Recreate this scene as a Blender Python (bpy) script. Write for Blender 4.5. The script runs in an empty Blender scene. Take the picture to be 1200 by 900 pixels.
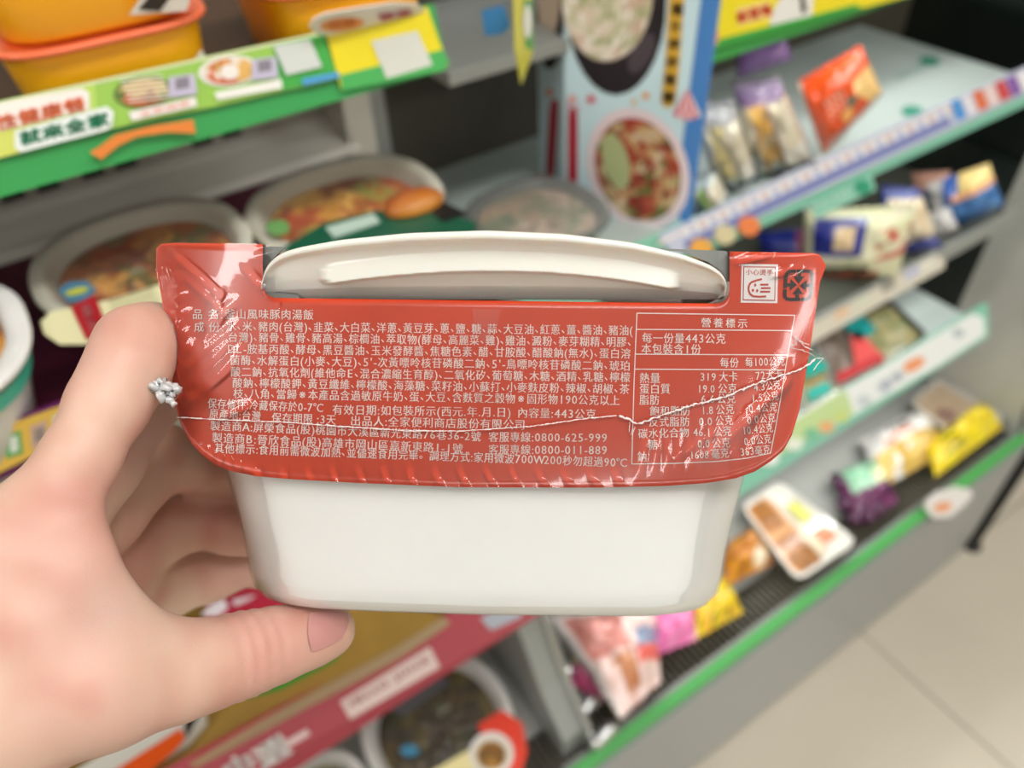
import bpy, bmesh, math, random
import numpy as np
from mathutils import Vector, Matrix, noise
R = random.Random(7)
SC = bpy.context.scene
COL = SC.collection
# ------------------------------------------------------------------ camera
# world axes: x runs along the display case, y into it, z up; the case's front lip line is near y = 0.26
FPX = 900.0
aS = np.array([1950, -950, 900.]); aS /= np.linalg.norm(aS)
aD = np.array([50, 955, 900.]); aD -= aD.dot(aS)*aS; aD /= np.linalg.norm(aD)
aN = np.cross(aS, aD)
if aN[2] < 0: aN = -aN
M3 = np.array([aS, aN, -aD])            # camera (right, down, forward) -> world
CAM = np.array([0., 0., 1.35])
def c2w(v): return CAM + M3 @ np.asarray(v, float)
def c2w_many(v): return CAM + np.asarray(v, float) @ M3.T
cam = bpy.data.cameras.new('camera'); camo = bpy.data.objects.new('camera', cam); COL.objects.link(camo)
cam.sensor_width = 36; cam.lens = 36*FPX/1200; cam.clip_start = .01; cam.clip_end = 60
right, down, fwd = M3[:, 0], M3[:, 1], M3[:, 2]
mw = Matrix.Identity(4)
for i in range(3):
    mw[i][0] = right[i]; mw[i][1] = -down[i]; mw[i][2] = -fwd[i]; mw[i][3] = CAM[i]
camo.matrix_world = mw
cam.dof.use_dof = True; cam.dof.focus_distance = .203; cam.dof.aperture_fstop = 7.6
SC.camera = camo
# ------------------------------------------------------------------ world, light, exposure
w = bpy.data.worlds.new('world'); SC.world = w; w.use_nodes = True
w.node_tree.nodes['Background'].inputs[0].default_value = (1, .98, .95, 1)
w.node_tree.nodes['Background'].inputs[1].default_value = .35
SC.view_settings.view_transform = 'Standard'; SC.view_settings.look = 'None'
SC.view_settings.exposure = .36; SC.view_settings.gamma = 1
def area(name, loc, target, sx, sy, power, col=(1, .99, .98)):
    l = bpy.data.lights.new(name, 'AREA'); l.shape = 'RECTANGLE'; l.size = sx; l.size_y = sy; l.energy = power; l.color = col
    o = bpy.data.objects.new(name, l); COL.objects.link(o); o.location = loc
    o.rotation_euler = (Vector(target)-Vector(loc)).to_track_quat('-Z', 'Y').to_euler(); return o
LAMPS = [(-1.6, .15), (.3, -.42), (1.9, -.42), (-1.3, -2.7), (.3, -2.7), (1.9, -2.7)]
for i, (x, y) in enumerate(LAMPS):
    area('ceiling_lamp_light', (x, y, 2.62), (x, y, 0), 1.2, .3, 13)
SC.cycles.use_denoising = True
SC.cycles.max_bounces = 8; SC.cycles.transparent_max_bounces = 12
SC.cycles.caustics_reflective = False; SC.cycles.caustics_refractive = False
# ------------------------------------------------------------------ helpers
def lin(c):
    return tuple((x/12.92 if x <= .04045 else ((x+.055)/1.055)**2.4) for x in c)
def h(s):
    return tuple(int(s[i:i+2], 16)/255 for i in (0, 2, 4))
def C_(c): return h(c) if isinstance(c, str) else tuple(c)
_m = {}
def mat(key, col=None, rough=.5, metal=0, spec=.5, coat=0, sss=0, bump=0, bscale=300, var=0, vscale=20, alpha=1, trans=0, emit=0):
    if key in _m: return _m[key]
    m = bpy.data.materials.new(key); m.use_nodes = True; nt = m.node_tree; b = nt.nodes['Principled BSDF']
    b.inputs['Roughness'].default_value = rough; b.inputs['Metallic'].default_value = metal
    b.inputs['Specular IOR Level'].default_value = spec; b.inputs['Coat Weight'].default_value = coat; b.inputs['Coat Roughness'].default_value = .12
    b.inputs['Alpha'].default_value = alpha; b.inputs['Transmission Weight'].default_value = trans
    if sss:
        b.inputs['Subsurface Weight'].default_value = sss; b.inputs['Subsurface Radius'].default_value = (1, .35, .2); b.inputs['Subsurface Scale'].default_value = .006
    if col is None:
        src = nt.nodes.new('ShaderNodeVertexColor'); src.layer_name = 'Col'; out = src.outputs[0]
    else:
        src = nt.nodes.new('ShaderNodeRGB'); src.outputs[0].default_value = (*lin(C_(col)), 1); out = src.outputs[0]
    tc = nt.nodes.new('ShaderNodeTexCoord')
    if var:
        n = nt.nodes.new('ShaderNodeTexNoise'); n.inputs['Scale'].default_value = vscale; n.inputs['Detail'].default_value = 4
        nt.links.new(tc.outputs['Object'], n.inputs['Vector'])
        mr = nt.nodes.new('ShaderNodeMapRange'); mr.inputs[1].default_value = .3; mr.inputs[2].default_value = .7; mr.inputs[3].default_value = 1-var; mr.inputs[4].default_value = 1+var
        nt.links.new(n.outputs[0], mr.inputs[0])
        mx = nt.nodes.new('ShaderNodeVectorMath'); mx.operation = 'SCALE'
        nt.links.new(out, mx.inputs[0]); nt.links.new(mr.outputs[0], mx.inputs['Scale']); out = mx.outputs[0]
    nt.links.new(out, b.inputs['Base Color'])
    if emit:
        nt.links.new(out, b.inputs['Emission Color']); b.inputs['Emission Strength'].default_value = emit
    if bump:
        n = nt.nodes.new('ShaderNodeTexNoise'); n.inputs['Scale'].default_value = bscale; n.inputs['Detail'].default_value = 5
        nt.links.new(tc.outputs['Object'], n.inputs['Vector'])
        bp = nt.nodes.new('ShaderNodeBump'); bp.inputs['Strength'].default_value = bump; bp.inputs['Distance'].default_value = .001
        nt.links.new(n.outputs[0], bp.inputs['Height']); nt.links.new(bp.outputs[0], b.inputs['Normal'])
    _m[key] = m; return m
PRINT = mat('printed_card', None, .35, coat=.25)
PRINTM = mat('printed_matt', None, .55)
PACK = mat('glossy_pouch_print', None, .25, coat=.5, bump=.3, bscale=60)
FOOD = mat('food_surface', None, .4, bump=.6, bscale=250)
def film_mat(key, white=.06, rough=.08, gl=1.0, tint=(1, 1, 1)):
    m = bpy.data.materials.new(key); m.use_nodes = True; nt = m.node_tree; nt.nodes.clear()
    o = nt.nodes.new('ShaderNodeOutputMaterial'); t = nt.nodes.new('ShaderNodeBsdfTransparent'); t.inputs[0].default_value = (*tint, 1)
    d = nt.nodes.new('ShaderNodeBsdfDiffuse'); d.inputs[0].default_value = (.95, .95, .95, 1)
    g = nt.nodes.new('ShaderNodeBsdfGlossy'); g.inputs['Roughness'].default_value = rough
    f = nt.nodes.new('ShaderNodeFresnel'); f.inputs[0].default_value = 1.45
    mu = nt.nodes.new('ShaderNodeMath'); mu.operation = 'MULTIPLY'; mu.inputs[1].default_value = gl; mu.use_clamp = True
    a = nt.nodes.new('ShaderNodeMixShader'); a.inputs[0].default_value = white
    b = nt.nodes.new('ShaderNodeMixShader')
    nt.links.new(t.outputs[0], a.inputs[1]); nt.links.new(d.outputs[0], a.inputs[2])
    nt.links.new(f.outputs[0], mu.inputs[0]); nt.links.new(mu.outputs[0], b.inputs[0])
    nt.links.new(a.outputs[0], b.inputs[1]); nt.links.new(g.outputs[0], b.inputs[2]); nt.links.new(b.outputs[0], o.inputs[0])
    return m
FILM = film_mat('shrink_film', .018, .07, .95)
CLEAR = film_mat('clear_lid', .03, .15, .5)
FROST = film_mat('frosted_lid', .12, .3, .4)

def tag(o, label, cat, group=None, kind=None):
    o['label'] = label; o['category'] = cat
    if group: o['group'] = group
    if kind: o['kind'] = kind
    return o
def thing(name, loc, label, cat, group=None):
    o = bpy.data.objects.new(name, None); COL.objects.link(o); o.location = Vector(loc); o.empty_display_size = .02
    return tag(o, label, cat, group)
def world_of(o):
    v = Vector((0, 0, 0))
    while o: v = v+o.location; o = o.parent
    return np.array(v)
def mesh(name, vs, fs, m, parent=None, cols=None, smooth=True, loc=None):
    """vs in world coordinates; the object's origin is loc (or the parent's place)."""
    me = bpy.data.meshes.new(name); o = bpy.data.objects.new(name, me); COL.objects.link(o)
    vs = np.asarray(vs, float).reshape(-1, 3)
    org = np.array([0., 0, 0])
    if parent is not None: o.parent = parent; org = world_of(parent)
    elif loc is not None: o.location = Vector(loc); org = np.asarray(loc, float)
    me.from_pydata((vs-org).tolist(), [], fs)
    if me.validate(): print('INVALID', name)
    me.materials.append(m)
    if cols is not None:
        ca = me.color_attributes.new('Col', 'FLOAT_COLOR', 'POINT')
        arr = np.ones((len(vs), 4)); arr[:, :3] = np.array([lin(c) for c in cols]) if len(cols) == len(vs) else lin(cols[0])
        ca.data.foreach_set('color', arr.ravel())
    me.polygons.foreach_set('use_smooth', [smooth]*len(me.polygons))
    me.update(); return o
def V(*a): return np.array(a, float)
def ray(px, py): return M3 @ np.array([(px-600)/FPX, (py-450)/FPX, 1.])
def pz(px, py, dn):
    r = ray(px, py); return CAM + r*(dn/-r[2])
def pn(px, py, y):
    r = ray(px, py); return CAM + r*(y/r[1])
def pd(px, py, d): return CAM + ray(px, py)*d
class Plane:
    """a real flat face: point, two axes in metres; design points are read off as (a, b) on it"""
    def __init__(s, o, eu, ev):
        s.o = V(*o); s.eu = V(*eu)/np.linalg.norm(eu); ev = V(*ev); ev = ev-ev.dot(s.eu)*s.eu; s.ev = ev/np.linalg.norm(ev); s.n = np.cross(s.eu, s.ev)
        if s.n.dot(CAM-s.o) < 0: s.n = -s.n
    def px(s, x, y):
        r = ray(x, y); t = (s.o-CAM).dot(s.n)/r.dot(s.n); p = CAM+r*t-s.o; return (p.dot(s.eu), p.dot(s.ev))
    def at(s, a, b, off=0): return s.o+s.eu*a+s.ev*b+s.n*off
    def pt(s, x, y, off=0): return s.at(*s.px(x, y), off)
class Print:
    """flat print gathered into one thin mesh"""
    def __init__(s): s.v = []; s.f = []; s.c = []; s.lay = 0
    def poly(s, pts, col):
        k = len(s.v); s.v += [np.asarray(p) for p in pts]; s.f.append(list(range(k, k+len(pts)))); s.c += [C_(col)]*len(pts)
    def grid(s, fn, nu, nv, colfn):
        k = len(s.v)
        for j in range(nv+1):
            for i in range(nu+1):
                s.v.append(fn(i/nu, j/nv)); s.c.append(C_(colfn(i/nu, j/nv)))
        for j in range(nv):
            for i in range(nu):
                a = k+j*(nu+1)+i; s.f.append([a, a+1, a+nu+2, a+nu+1])
    def add(s, vs, fs, col):
        k = len(s.v); s.v += list(vs); s.f += [[k+i for i in f] for f in fs]; s.c += [C_(col)]*len(vs)
    def build(s, name, parent, m=None): return mesh(name, s.v, s.f, m or PRINTM, parent, s.c, smooth=False)
def ell(P, cx, cy, rx, ry, off, rot=0, n=28, sq=2.0):
    """ellipse given by its picture centre and half axes, laid on plane P"""
    out = []
    for i in range(n):
        t = 2*math.pi*i/n; a = math.copysign(abs(math.cos(t))**(2/sq), math.cos(t))*rx; b = math.copysign(abs(math.sin(t))**(2/sq), math.sin(t))*ry
        out.append(P.pt(cx+a*math.cos(rot)-b*math.sin(rot), cy+a*math.sin(rot)+b*math.cos(rot), off))
    return out
def quad(P, pts, off): return [P.pt(x, y, off) for x, y in pts]
# glyphs (the built-in font with its CJK fallback)
_g = {}
def load_glyphs(chars):
    """one pass: every character becomes an outline mesh, read into plain lists"""
    obs = []
    for ch in chars:
        c = bpy.data.curves.new('glyph', 'FONT'); c.body = ch; c.resolution_u = 2
        o = bpy.data.objects.new('glyph', c); COL.objects.link(o); obs.append((ch, o, c))
    bpy.context.view_layer.update()
    dg = bpy.context.evaluated_depsgraph_get()
    for ch, o, c in obs:
        ev = o.evaluated_get(dg); m = ev.to_mesh()
        vs = [(float(v.co.x), float(v.co.y)) for v in m.vertices]; fs = [list(p.vertices) for p in m.polygons]
        ev.to_mesh_clear(); _g[ch] = (vs, fs)
    for ch, o, c in obs:
        bpy.data.objects.remove(o, do_unlink=True); bpy.data.curves.remove(c)
def glyph(ch): return _g[ch]
def adv(ch):
    if ch == ' ': return .3
    if ch == '　': return .9
    if ch in '、': return .52
    if ch in ':.': return .3
    if ch in '()\'°-': return .38
    if ord(ch) < 128: return .62 if not ch.isupper() else .98 if ch == 'W' else .72
    return 1.02
def text(out, F, s, x0, y0, x1, y1, hh, col, bold=0):
    """lay a line between two points (centre line), F maps (x, y) to space, y down"""
    tot = sum(adv(c) for c in s); x = 0
    L = math.hypot(x1-x0, y1-y0); ux, uy = (x1-x0)/L, (y1-y0)/L; vx, vy = -uy, ux
    k = L/tot
    for ch in s:
        a = adv(ch)
        if ch not in ' 　':
            vs, fs = glyph(ch)
            xs = [p[0] for p in vs]; wch = max(xs)-min(xs) if xs else 0; mnx = min(xs)
            cjk = ord(ch) > 0x2E80
            sc = k
            if cjk and ch not in '、。':
                ofx = (a*k - .0)/2 - .49*k; gx = lambda p: ofx+p[0]*k*.98; gy = lambda p: -(p[1]-.37)*hh*1.0
            elif ch in '、。':
                gx = lambda p: (p[0]-mnx)*k*.95+.08*k; gy = lambda p: -(p[1]-.37+.12)*hh
            else:
                gx = lambda p: (p[0]-mnx)*k*1.08+max(0, (a-wch*1.08)/2)*k; gy = lambda p: -(p[1]-.35)*hh*1.08
            for dx, dy in ([(0, 0)] if not bold else [(-bold, 0), (bold, 0)] if bold < .5 else [(-bold, -bold), (bold, -bold), (-bold, bold), (bold, bold)]):
                out.add([F(x0+ux*(x+gx(p)+dx)+vx*(gy(p)+dy), y0+uy*(x+gx(p)+dx)+vy*(gy(p)+dy)) for p in vs], fs, col)
        x += a*k
def stroke(out, F, pts, wd, col):
    for (a, b), (c, d) in zip(pts[:-1], pts[1:]):
        L = math.hypot(c-a, d-b) or 1; nx, ny = -(d-b)/L*wd/2, (c-a)/L*wd/2
        n = max(1, int(L/15)); prev = None
        for i in range(n+1):
            t = i/n; x = a+(c-a)*t; y = b+(d-b)*t; q = (F(x+nx, y+ny), F(x-nx, y-ny))
            if prev: out.poly([prev[0], q[0], q[1], prev[1]], col)
            prev = q
def lerp(a, b, t): return a+(b-a)*t
def interp(x, pts): return float(np.interp(x, [p[0] for p in pts], [p[1] for p in pts]))
def mixc(a, b, t): return tuple(lerp(x, y, t) for x, y in zip(C_(a), C_(b)))
def pal(cols, sc=40, seed=0):
    """mottled food colouring over real positions"""
    cols = [C_(c) for c in cols]
    def f(x, y, z=0):
        v = Vector((x*sc+seed*7.3, y*sc+seed*3.1, z*sc)); c = noise.cell(v+Vector((noise.noise(v*2), noise.noise(v*2+Vector((9, 9, 9))), 0))*.9)
        i = int(abs(c*9973)) % len(cols); j = (i+1) % len(cols)
        return mixc(cols[i], cols[j], .5*abs(noise.noise(v*3)))
    return f
def box(name, lo, hi, m, parent=None, bev=.002, kind=None, loc=None, cols=None):
    bm = bmesh.new(); bmesh.ops.create_cube(bm, size=1)
    for v in bm.verts:
        v.co = Vector([lerp(lo[i], hi[i], v.co[i]+.5) for i in range(3)])
    if bev: bmesh.ops.bevel(bm, geom=bm.edges[:], offset=bev, segments=2, affect='EDGES', profile=.7)
    bm.verts.ensure_lookup_table()
    vs = [tuple(v.co) for v in bm.verts]; fs = [[v.index for v in f.verts] for f in bm.faces]; bm.free()
    o = mesh(name, vs, fs, m, parent, cols, smooth=False, loc=loc)
    if kind: o['kind'] = kind
    return o
def extr(name, prof, x0, x1, m, parent=None, kind=None):
    """profile (y, z) polygon run along x"""
    n = len(prof); vs = [(x0, y, z) for y, z in prof]+[(x1, y, z) for y, z in prof]
    fs = [[i, (i+1) % n, n+(i+1) % n, n+i] for i in range(n)]+[list(range(n))[::-1], [n+i for i in range(n)]]
    o = mesh(name, vs, fs, m, parent, smooth=False)
    if kind: o['kind'] = kind
    return o
def slab(name, P, pts, th, m, parent=None, col=None, loc=None):
    """a card: outline on plane P (picture points), real thickness"""
    f = [P.pt(x, y, th) for x, y in pts]; b = [P.pt(x, y, 0) for x, y in pts]; n = len(pts)
    fs = [list(range(n)), [n+i for i in range(n)][::-1]]+[[i, n+i, n+(i+1) % n, (i+1) % n] for i in range(n)]
    return mesh(name, f+b, fs, m, parent, None if col is None else [C_(col)]*(2*n), smooth=False, loc=loc)
def tube(pts, r, n=8, close=True):
    pts = [V(*p) for p in pts]; vs = []; fs = []
    rr = r if isinstance(r, (list, tuple)) else [r]*len(pts)
    prev = None
    for i, p in enumerate(pts):
        d = pts[min(i+1, len(pts)-1)]-pts[max(i-1, 0)]; d = d/np.linalg.norm(d)
        if prev is None: u = np.cross(d, V(0, 0, 1)); u = u if np.linalg.norm(u) > .1 else np.cross(d, V(1, 0, 0))
        else: u = prev-prev.dot(d)*d
        u = u/np.linalg.norm(u); prev = u; v = np.cross(d, u)
        for k in range(n):
            t = 2*math.pi*k/n; vs.append(p+rr[i]*(math.cos(t)*u+math.sin(t)*v))
    for i in range(len(pts)-1):
        for k in range(n):
            fs.append([i*n+k, i*n+(k+1) % n, (i+1)*n+(k+1) % n, (i+1)*n+k])
    if close: fs += [list(range(n))[::-1], [(len(pts)-1)*n+k for k in range(n)]]
    return vs, fs
def pouch(name, q, hgt, colfn, m=None, parent=None, loc=None, nu=26, nv=20, up=None, wr=.12, seed=0, flat=2.6, seal=.07, back=.35):
    """filled pouch over a space quad q (p00, p10, p11, p01) with crimped ends"""
    q = [V(*p) for p in q]
    n = np.cross(q[1]-q[0], q[3]-q[0]); n /= np.linalg.norm(n)
    if up is None: up = CAM-(q[0]+q[2])/2
    if n.dot(V(*up)) < 0: n = -n
    vs = []; cs = []; fs = []
    for side in (1, -1):
        for j in range(nv+1):
            for i in range(nu+1):
                u, v = i/nu, j/nv
                p = lerp(lerp(q[0], q[1], u), lerp(q[3], q[2], u), v)
                c = (q[0]+q[2])/2; 
                eu = max(0, 1-abs(2*u-1)**flat); vv = min(1, max(0, (v-seal)/(1-2*seal))); ev = max(0, 1-abs(2*vv-1)**flat)
                hh = (eu*ev)**.6
                wn = noise.noise(Vector((u*5+seed, v*5, side*2)))*wr*2+noise.noise(Vector((u*13+seed, v*13, side)))*wr
                p = lerp(p, c, .06*(1-hh)*abs(noise.noise(Vector((u*9, v*9+seed, 3)))))
                edge = (i in (0, nu)) or (j in (0, nv))
                o = 0 if edge else hgt*(hh*(1+wn)+.01)*(1 if side > 0 else -back)
                if v < seal or v > 1-seal: o += hgt*.05*math.sin(u*60)*(0 if edge else 1)
                vs.append(p+n*o); cs.append(C_(colfn(u, v)))
    K = (nu+1)*(nv+1)
    for sd in (0, 1):
        for j in range(nv):
            for i in range(nu):
                a = sd*K+j*(nu+1)+i; f = [a, a+1, a+nu+2, a+nu+1]; fs.append(f if sd == 0 else f[::-1])
    # weld the rims
    remap = {}
    for j in range(nv+1):
        for i in range(nu+1):
            if i in (0, nu) or j in (0, nv): remap[K+j*(nu+1)+i] = j*(nu+1)+i
    fs = [[remap.get(x, x) for x in f] for f in fs]
    used = sorted({x for f in fs for x in f}); idx = {x: k for k, x in enumerate(used)}
    return mesh(name, [vs[x] for x in used], [[idx[x] for x in f] for f in fs], m or PACK, parent, [cs[x] for x in used], loc=loc)
def standing(px_quad, base, dn, lean=.35):
    """quad of a pack leaning back, its foot on the shelf dn below the camera; corners read on that leaning plane"""
    b = pz(*base, dn); hor = CAM-b; hor[2] = 0; hor /= np.linalg.norm(hor); n = hor+V(0, 0, lean); n /= np.linalg.norm(n)
    P = Plane(b, np.cross(V(0, 0, 1), n), V(0, 0, 1)); P.n = n
    return [P.pt(x, y) for x, y in px_quad], P
def ring(cx, cy, z, rx, ry, n=48, rot=0, sq=2.0):
    out = []
    for i in range(n):
        t = 2*math.pi*i/n; a = math.copysign(abs(math.cos(t))**(2/sq), math.cos(t))*rx; b = math.copysign(abs(math.sin(t))**(2/sq), math.sin(t))*ry
        out.append((cx+a*math.cos(rot)-b*math.sin(rot), cy+a*math.sin(rot)+b*math.cos(rot), z))
    return out
def loft(rings, cap0=True, cap1=False):
    n = len(rings[0]); vs = [p for r in rings for p in r]; fs = []
    for j in range(len(rings)-1):
        for i in range(n): fs.append([j*n+i, j*n+(i+1) % n, (j+1)*n+(i+1) % n, (j+1)*n+i])
    if cap0: fs.append(list(range(n))[::-1])
    if cap1: fs.append([(len(rings)-1)*n+i for i in range(n)])
    return vs, fs
WHITEPP = mat('white_plastic', 'eceae4', .35, sss=.05, bump=.05, bscale=80)
def food_disc(name, cx, cy, z, rx, ry, colfn, parent, rot=0, sq=2.0, amp=.006, nr=14, n=56, m=None, seed=0):
    vs = []; cs = []; fs = []
    for k in range(nr+1):
        f = k/nr
        for p in ring(cx, cy, z, rx*f+1e-4, ry*f+1e-4, n, rot, sq):
            dz = amp*(noise.noise(Vector((p[0]*90+seed, p[1]*90, 0)))+.6*noise.noise(Vector((p[0]*220, p[1]*220, seed))))*(1-f**6)
            vs.append((p[0], p[1], z+dz)); cs.append(C_(colfn(p[0], p[1])))
    for k in range(nr):
        for i in range(n): fs.append([k*n+i, k*n+(i+1) % n, (k+1)*n+(i+1) % n, (k+1)*n+i])
    return mesh(name, vs, fs, m or FOOD, parent, cs)
def bowl(label, cx, cy, dn, rx, ry, ht, palette, rot=0, sq=2.3, wall=None, lid=CLEAR, group=None, fooddrop=.012, seed=1, sc=45, rimw=.006, name='ready_meal_bowl', cat='bowl', amp=.006):
    z = CAM[2]-dn
    t = thing(name, (cx, cy, z-ht), label, cat, group)
    rr = [ring(cx, cy, z-ht, rx*.66, ry*.66, 48, rot, sq), ring(cx, cy, z-ht+.001, rx*.70, ry*.70, 48, rot, sq), ring(cx, cy, z-ht*.5, rx*.82, ry*.82, 48, rot, sq),
          ring(cx, cy, z-.006, rx*.92, ry*.92, 48, rot, sq), ring(cx, cy, z-.005, rx-.001, ry-.001, 48, rot, sq), ring(cx, cy, z-.003, rx, ry, 48, rot, sq), ring(cx, cy, z, rx-.0015, ry-.0015, 48, rot, sq),
          ring(cx, cy, z-.0005, rx-rimw, ry-rimw, 48, rot, sq), ring(cx, cy, z-.004, rx-rimw-.002, ry-rimw-.002, 48, rot, sq), ring(cx, cy, z-ht*.55, rx*.74, ry*.74, 48, rot, sq), ring(cx, cy, z-ht+.004, rx*.64, ry*.64, 48, rot, sq)]
    vs, fs = loft(rr, True, True); mesh('bowl', vs, fs, wall or WHITEPP, t)
    fr = lerp(rx-rimw-.002, rx*.74, min(1, fooddrop/(ht*.55)))-.001; fy = fr/rx*ry
    food_disc('food', cx, cy, z-fooddrop, fr, fy, pal(palette, sc, seed) if isinstance(palette, list) else palette, t, rot, sq, seed=seed, amp=amp)
    if lid:
        vs, fs = loft([ring(cx, cy, z+.0006, rx-.002, ry-.002, 48, rot, sq), ring(cx, cy, z+.003, rx-.007, ry-.007, 48, rot, sq), ring(cx, cy, z+.0035, rx*.5, ry*.5, 48, rot, sq)], False, True)
        mesh('lid', vs, fs, lid, t)
    return t
# ------------------------------------------------------------------ room
FLOORM = mat('beige_floor_tile', 'c9c0ae', .28, var=.06, vscale=3, bump=.05, bscale=40)
GROUT = mat('floor_joint', '9c978a', .8)
WALLM = mat('shop_wall', 'c2bfb7', .7, var=.03)
fl = box('floor', (-3, -4, -.1), (4.5, 2, -.002), GROUT, bev=0, kind='structure')
tiles = 0
tme = None
for i in range(-6, 6):
    for j in range(-6, 4):
        x0 = .906+i*.6; y0 = .272+j*.6
        if tme is None:
            o = box('floor_tile', (x0+.002, y0+.002, -.01), (x0+.598, y0+.598, 0), FLOORM, fl, .0015); tme = o.data; ref = (x0, y0)
        else:
            o = bpy.data.objects.new('floor_tile', tme); COL.objects.link(o); o.parent = fl; o.location = (x0-ref[0], y0-ref[1], 0)
box('ceiling', (-3, -4, 2.7), (4.5, 2, 2.8), WALLM, bev=0, kind='structure')
box('wall_back', (-3, 1.9, 0), (4.5, 2, 2.7), WALLM, bev=0, kind='structure')
box('wall_front', (-3, -4, 0), (4.5, -3.9, 2.7), WALLM, bev=0, kind='structure')
box('wall_left', (-3, -3.9, 0), (-2.9, 1.9, 2.7), WALLM, bev=0, kind='structure')
box('wall_right', (4.4, -3.9, 0), (4.5, 1.9, 2.7), WALLM, bev=0, kind='structure')
LAMPB = mat('lamp_housing', 'f0f0ee', .5); LAMPE = mat('lamp_diffuser', 'fffaf0', .5, emit=3)
for x, y in LAMPS:
    t = thing('ceiling_lamp', (x, y, 2.7), 'white linear ceiling lamp ' + ('above the display case ' if y > -.2 else 'between case and aisle ' if y > -1 else 'over the far side of the aisle ') + ('at its left end' if x < -1 else 'at its middle' if x < 1 else 'at its right end'), 'lamp', 'ceiling lamps of the shop')
    box('housing', (x-.62, y-.17, 2.645), (x+.62, y+.17, 2.7), LAMPB, t, .004)
    box('diffuser', (x-.6, y-.15, 2.635), (x+.6, y+.15, 2.645), LAMPE, t, .002)
# ------------------------------------------------------------------ the packaged meal held to the camera
DF = .2
def flapd(x, y):
    u = (x-575)/392; v = (y-430)/140
    return DF+.009*abs(u)**5+.0015*max(0, v)**2+.004*max(0, u-.72)**1*max(0, v+.3)
def F(x, y, off=0):
    d = flapd(x, y)-off; return CAM+(M3 @ V((x-600)/FPX, (y-450)/FPX, 1))*d
def Fo(off): return lambda x, y: F(x, y, off)
PKO = c2w([-.008, .067, .255])
pkg = thing('microwave_soup_rice_bowl', PKO, 'white plastic bowl meal with red sleeve of white Chinese print, held up in the hand', 'packaged meal')
XC = -.0079
def rrect(hw, d0, d1, y, r, n=10):
    """ring in camera space: half width, front depth, back depth, height, corner radius"""
    pts = []
    cs = [(XC+hw-r, d0+r, -90, 0), (XC+hw-r, d1-r, 0, 90), (XC-hw+r, d1-r, 90, 180), (XC-hw+r, d0+r, 180, 270)]
    for cx, cz, a0, a1 in cs:
        for i in range(n+1):
            a = math.radians(lerp(a0, a1, i/n)); px = cx+r*math.cos(a); pz_ = cz+r*math.sin(a)
            pts.append((px, pz_))
    out = []
    # straight runs also get intermediate points and a slight outward bow
    m = len(pts)
    for i in range(m):
        p, q = pts[i], pts[(i+1) % m]; L = math.hypot(q[0]-p[0], q[1]-p[1]); k = max(1, int(L/.008))
        k = {True: 14, False: 1}[L > .02]
        for j in range(k): out.append((lerp(p[0], q[0], j/k), lerp(p[1], q[1], j/k)))
    res = []
    for x, z in out:
        bow = .0035*max(0, 1-((x-XC)/hw)**2) if z < d0+.012 else 0
        res.append(c2w([x, y+.022*(x-XC), z-bow]))
    return res
SEC = [(-.0195, .0855, .2043, .318), (-.010, .0845, .2045, .317), (.010, .0808, .2065, .315), (.027, .0768, .2085, .313), (.040, .0735, .2105, .311), (.049, .0716, .212, .3095), (.056, .0708, .2130, .308), (.0605, .0698, .2140, .3065), (.0633, .0682, .2160, .304), (.0646, .0655, .2190, .301), (.0648, .061, .2255, .296)]
BOWLM = mat('white_bowl_plastic', 'dcddda', .34, sss=.08, coat=.25, var=.02, vscale=25, bump=.9, bscale=26)
rings = [rrect(hw, a, b, y, .030-.008*min(1, max(0, y/.05))) for y, hw, a, b in SEC]
vs, fs = loft(rings, False, True)
wallb = mesh('bowl', vs, fs, BOWLM, pkg)
inner = [rrect(hw-.0015, a+.0015, b-.0015, y-.001, .028) for y, hw, a, b in SEC]
vs, fs = loft(inner[:6], False, False); mesh('inner_wall', vs, fs, BOWLM, pkg)
fr = rrect(.076, .210, .312, .012, .028); ctr = np.mean(fr, axis=0)
fv = [ctr]+fr; mesh('soup_rice', fv, [[0, 1+i, 1+(i+1) % len(fr)] for i in range(len(fr))], FOOD, pkg, [h('b5532f')]*len(fv))
# flange: the curved rim that pokes out of the sleeve's slot
OUT = [(306, 338), (308, 322), (314, 309), (328, 297), (350, 290), (400, 281), (480, 273), (570, 270), (660, 274), (740, 284), (800, 298), (834, 311), (849, 323), (853, 338), (850, 346)]
ox = np.array([p[0] for p in OUT], float); oy = np.array([p[1] for p in OUT], float)
cl = np.concatenate([[0], np.cumsum(np.hypot(np.diff(ox), np.diff(oy)))]); cl /= cl[-1]
NS = 120; tt = np.linspace(0, 1, NS+1); X0 = np.interp(tt, cl, ox); Y0 = np.interp(tt, cl, oy)
for _ in range(3):
    X0[1:-1] = (X0[:-2]+X0[1:-1]*2+X0[2:])/4; Y0[1:-1] = (Y0[:-2]+Y0[1:-1]*2+Y0[2:])/4
YB = 351
rows = [(-.9, .050), (-.5, .012), (-.06, .0015), (.0, .0), (.055, -.0008), (.11, -.0004), (.14, .0006), (.16, .0022), (.20, .0034), (.30, .0048), (.45, .0068), (.60, .0090), (.80, .0125), (1.0, .0180)]
vs = []
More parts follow.
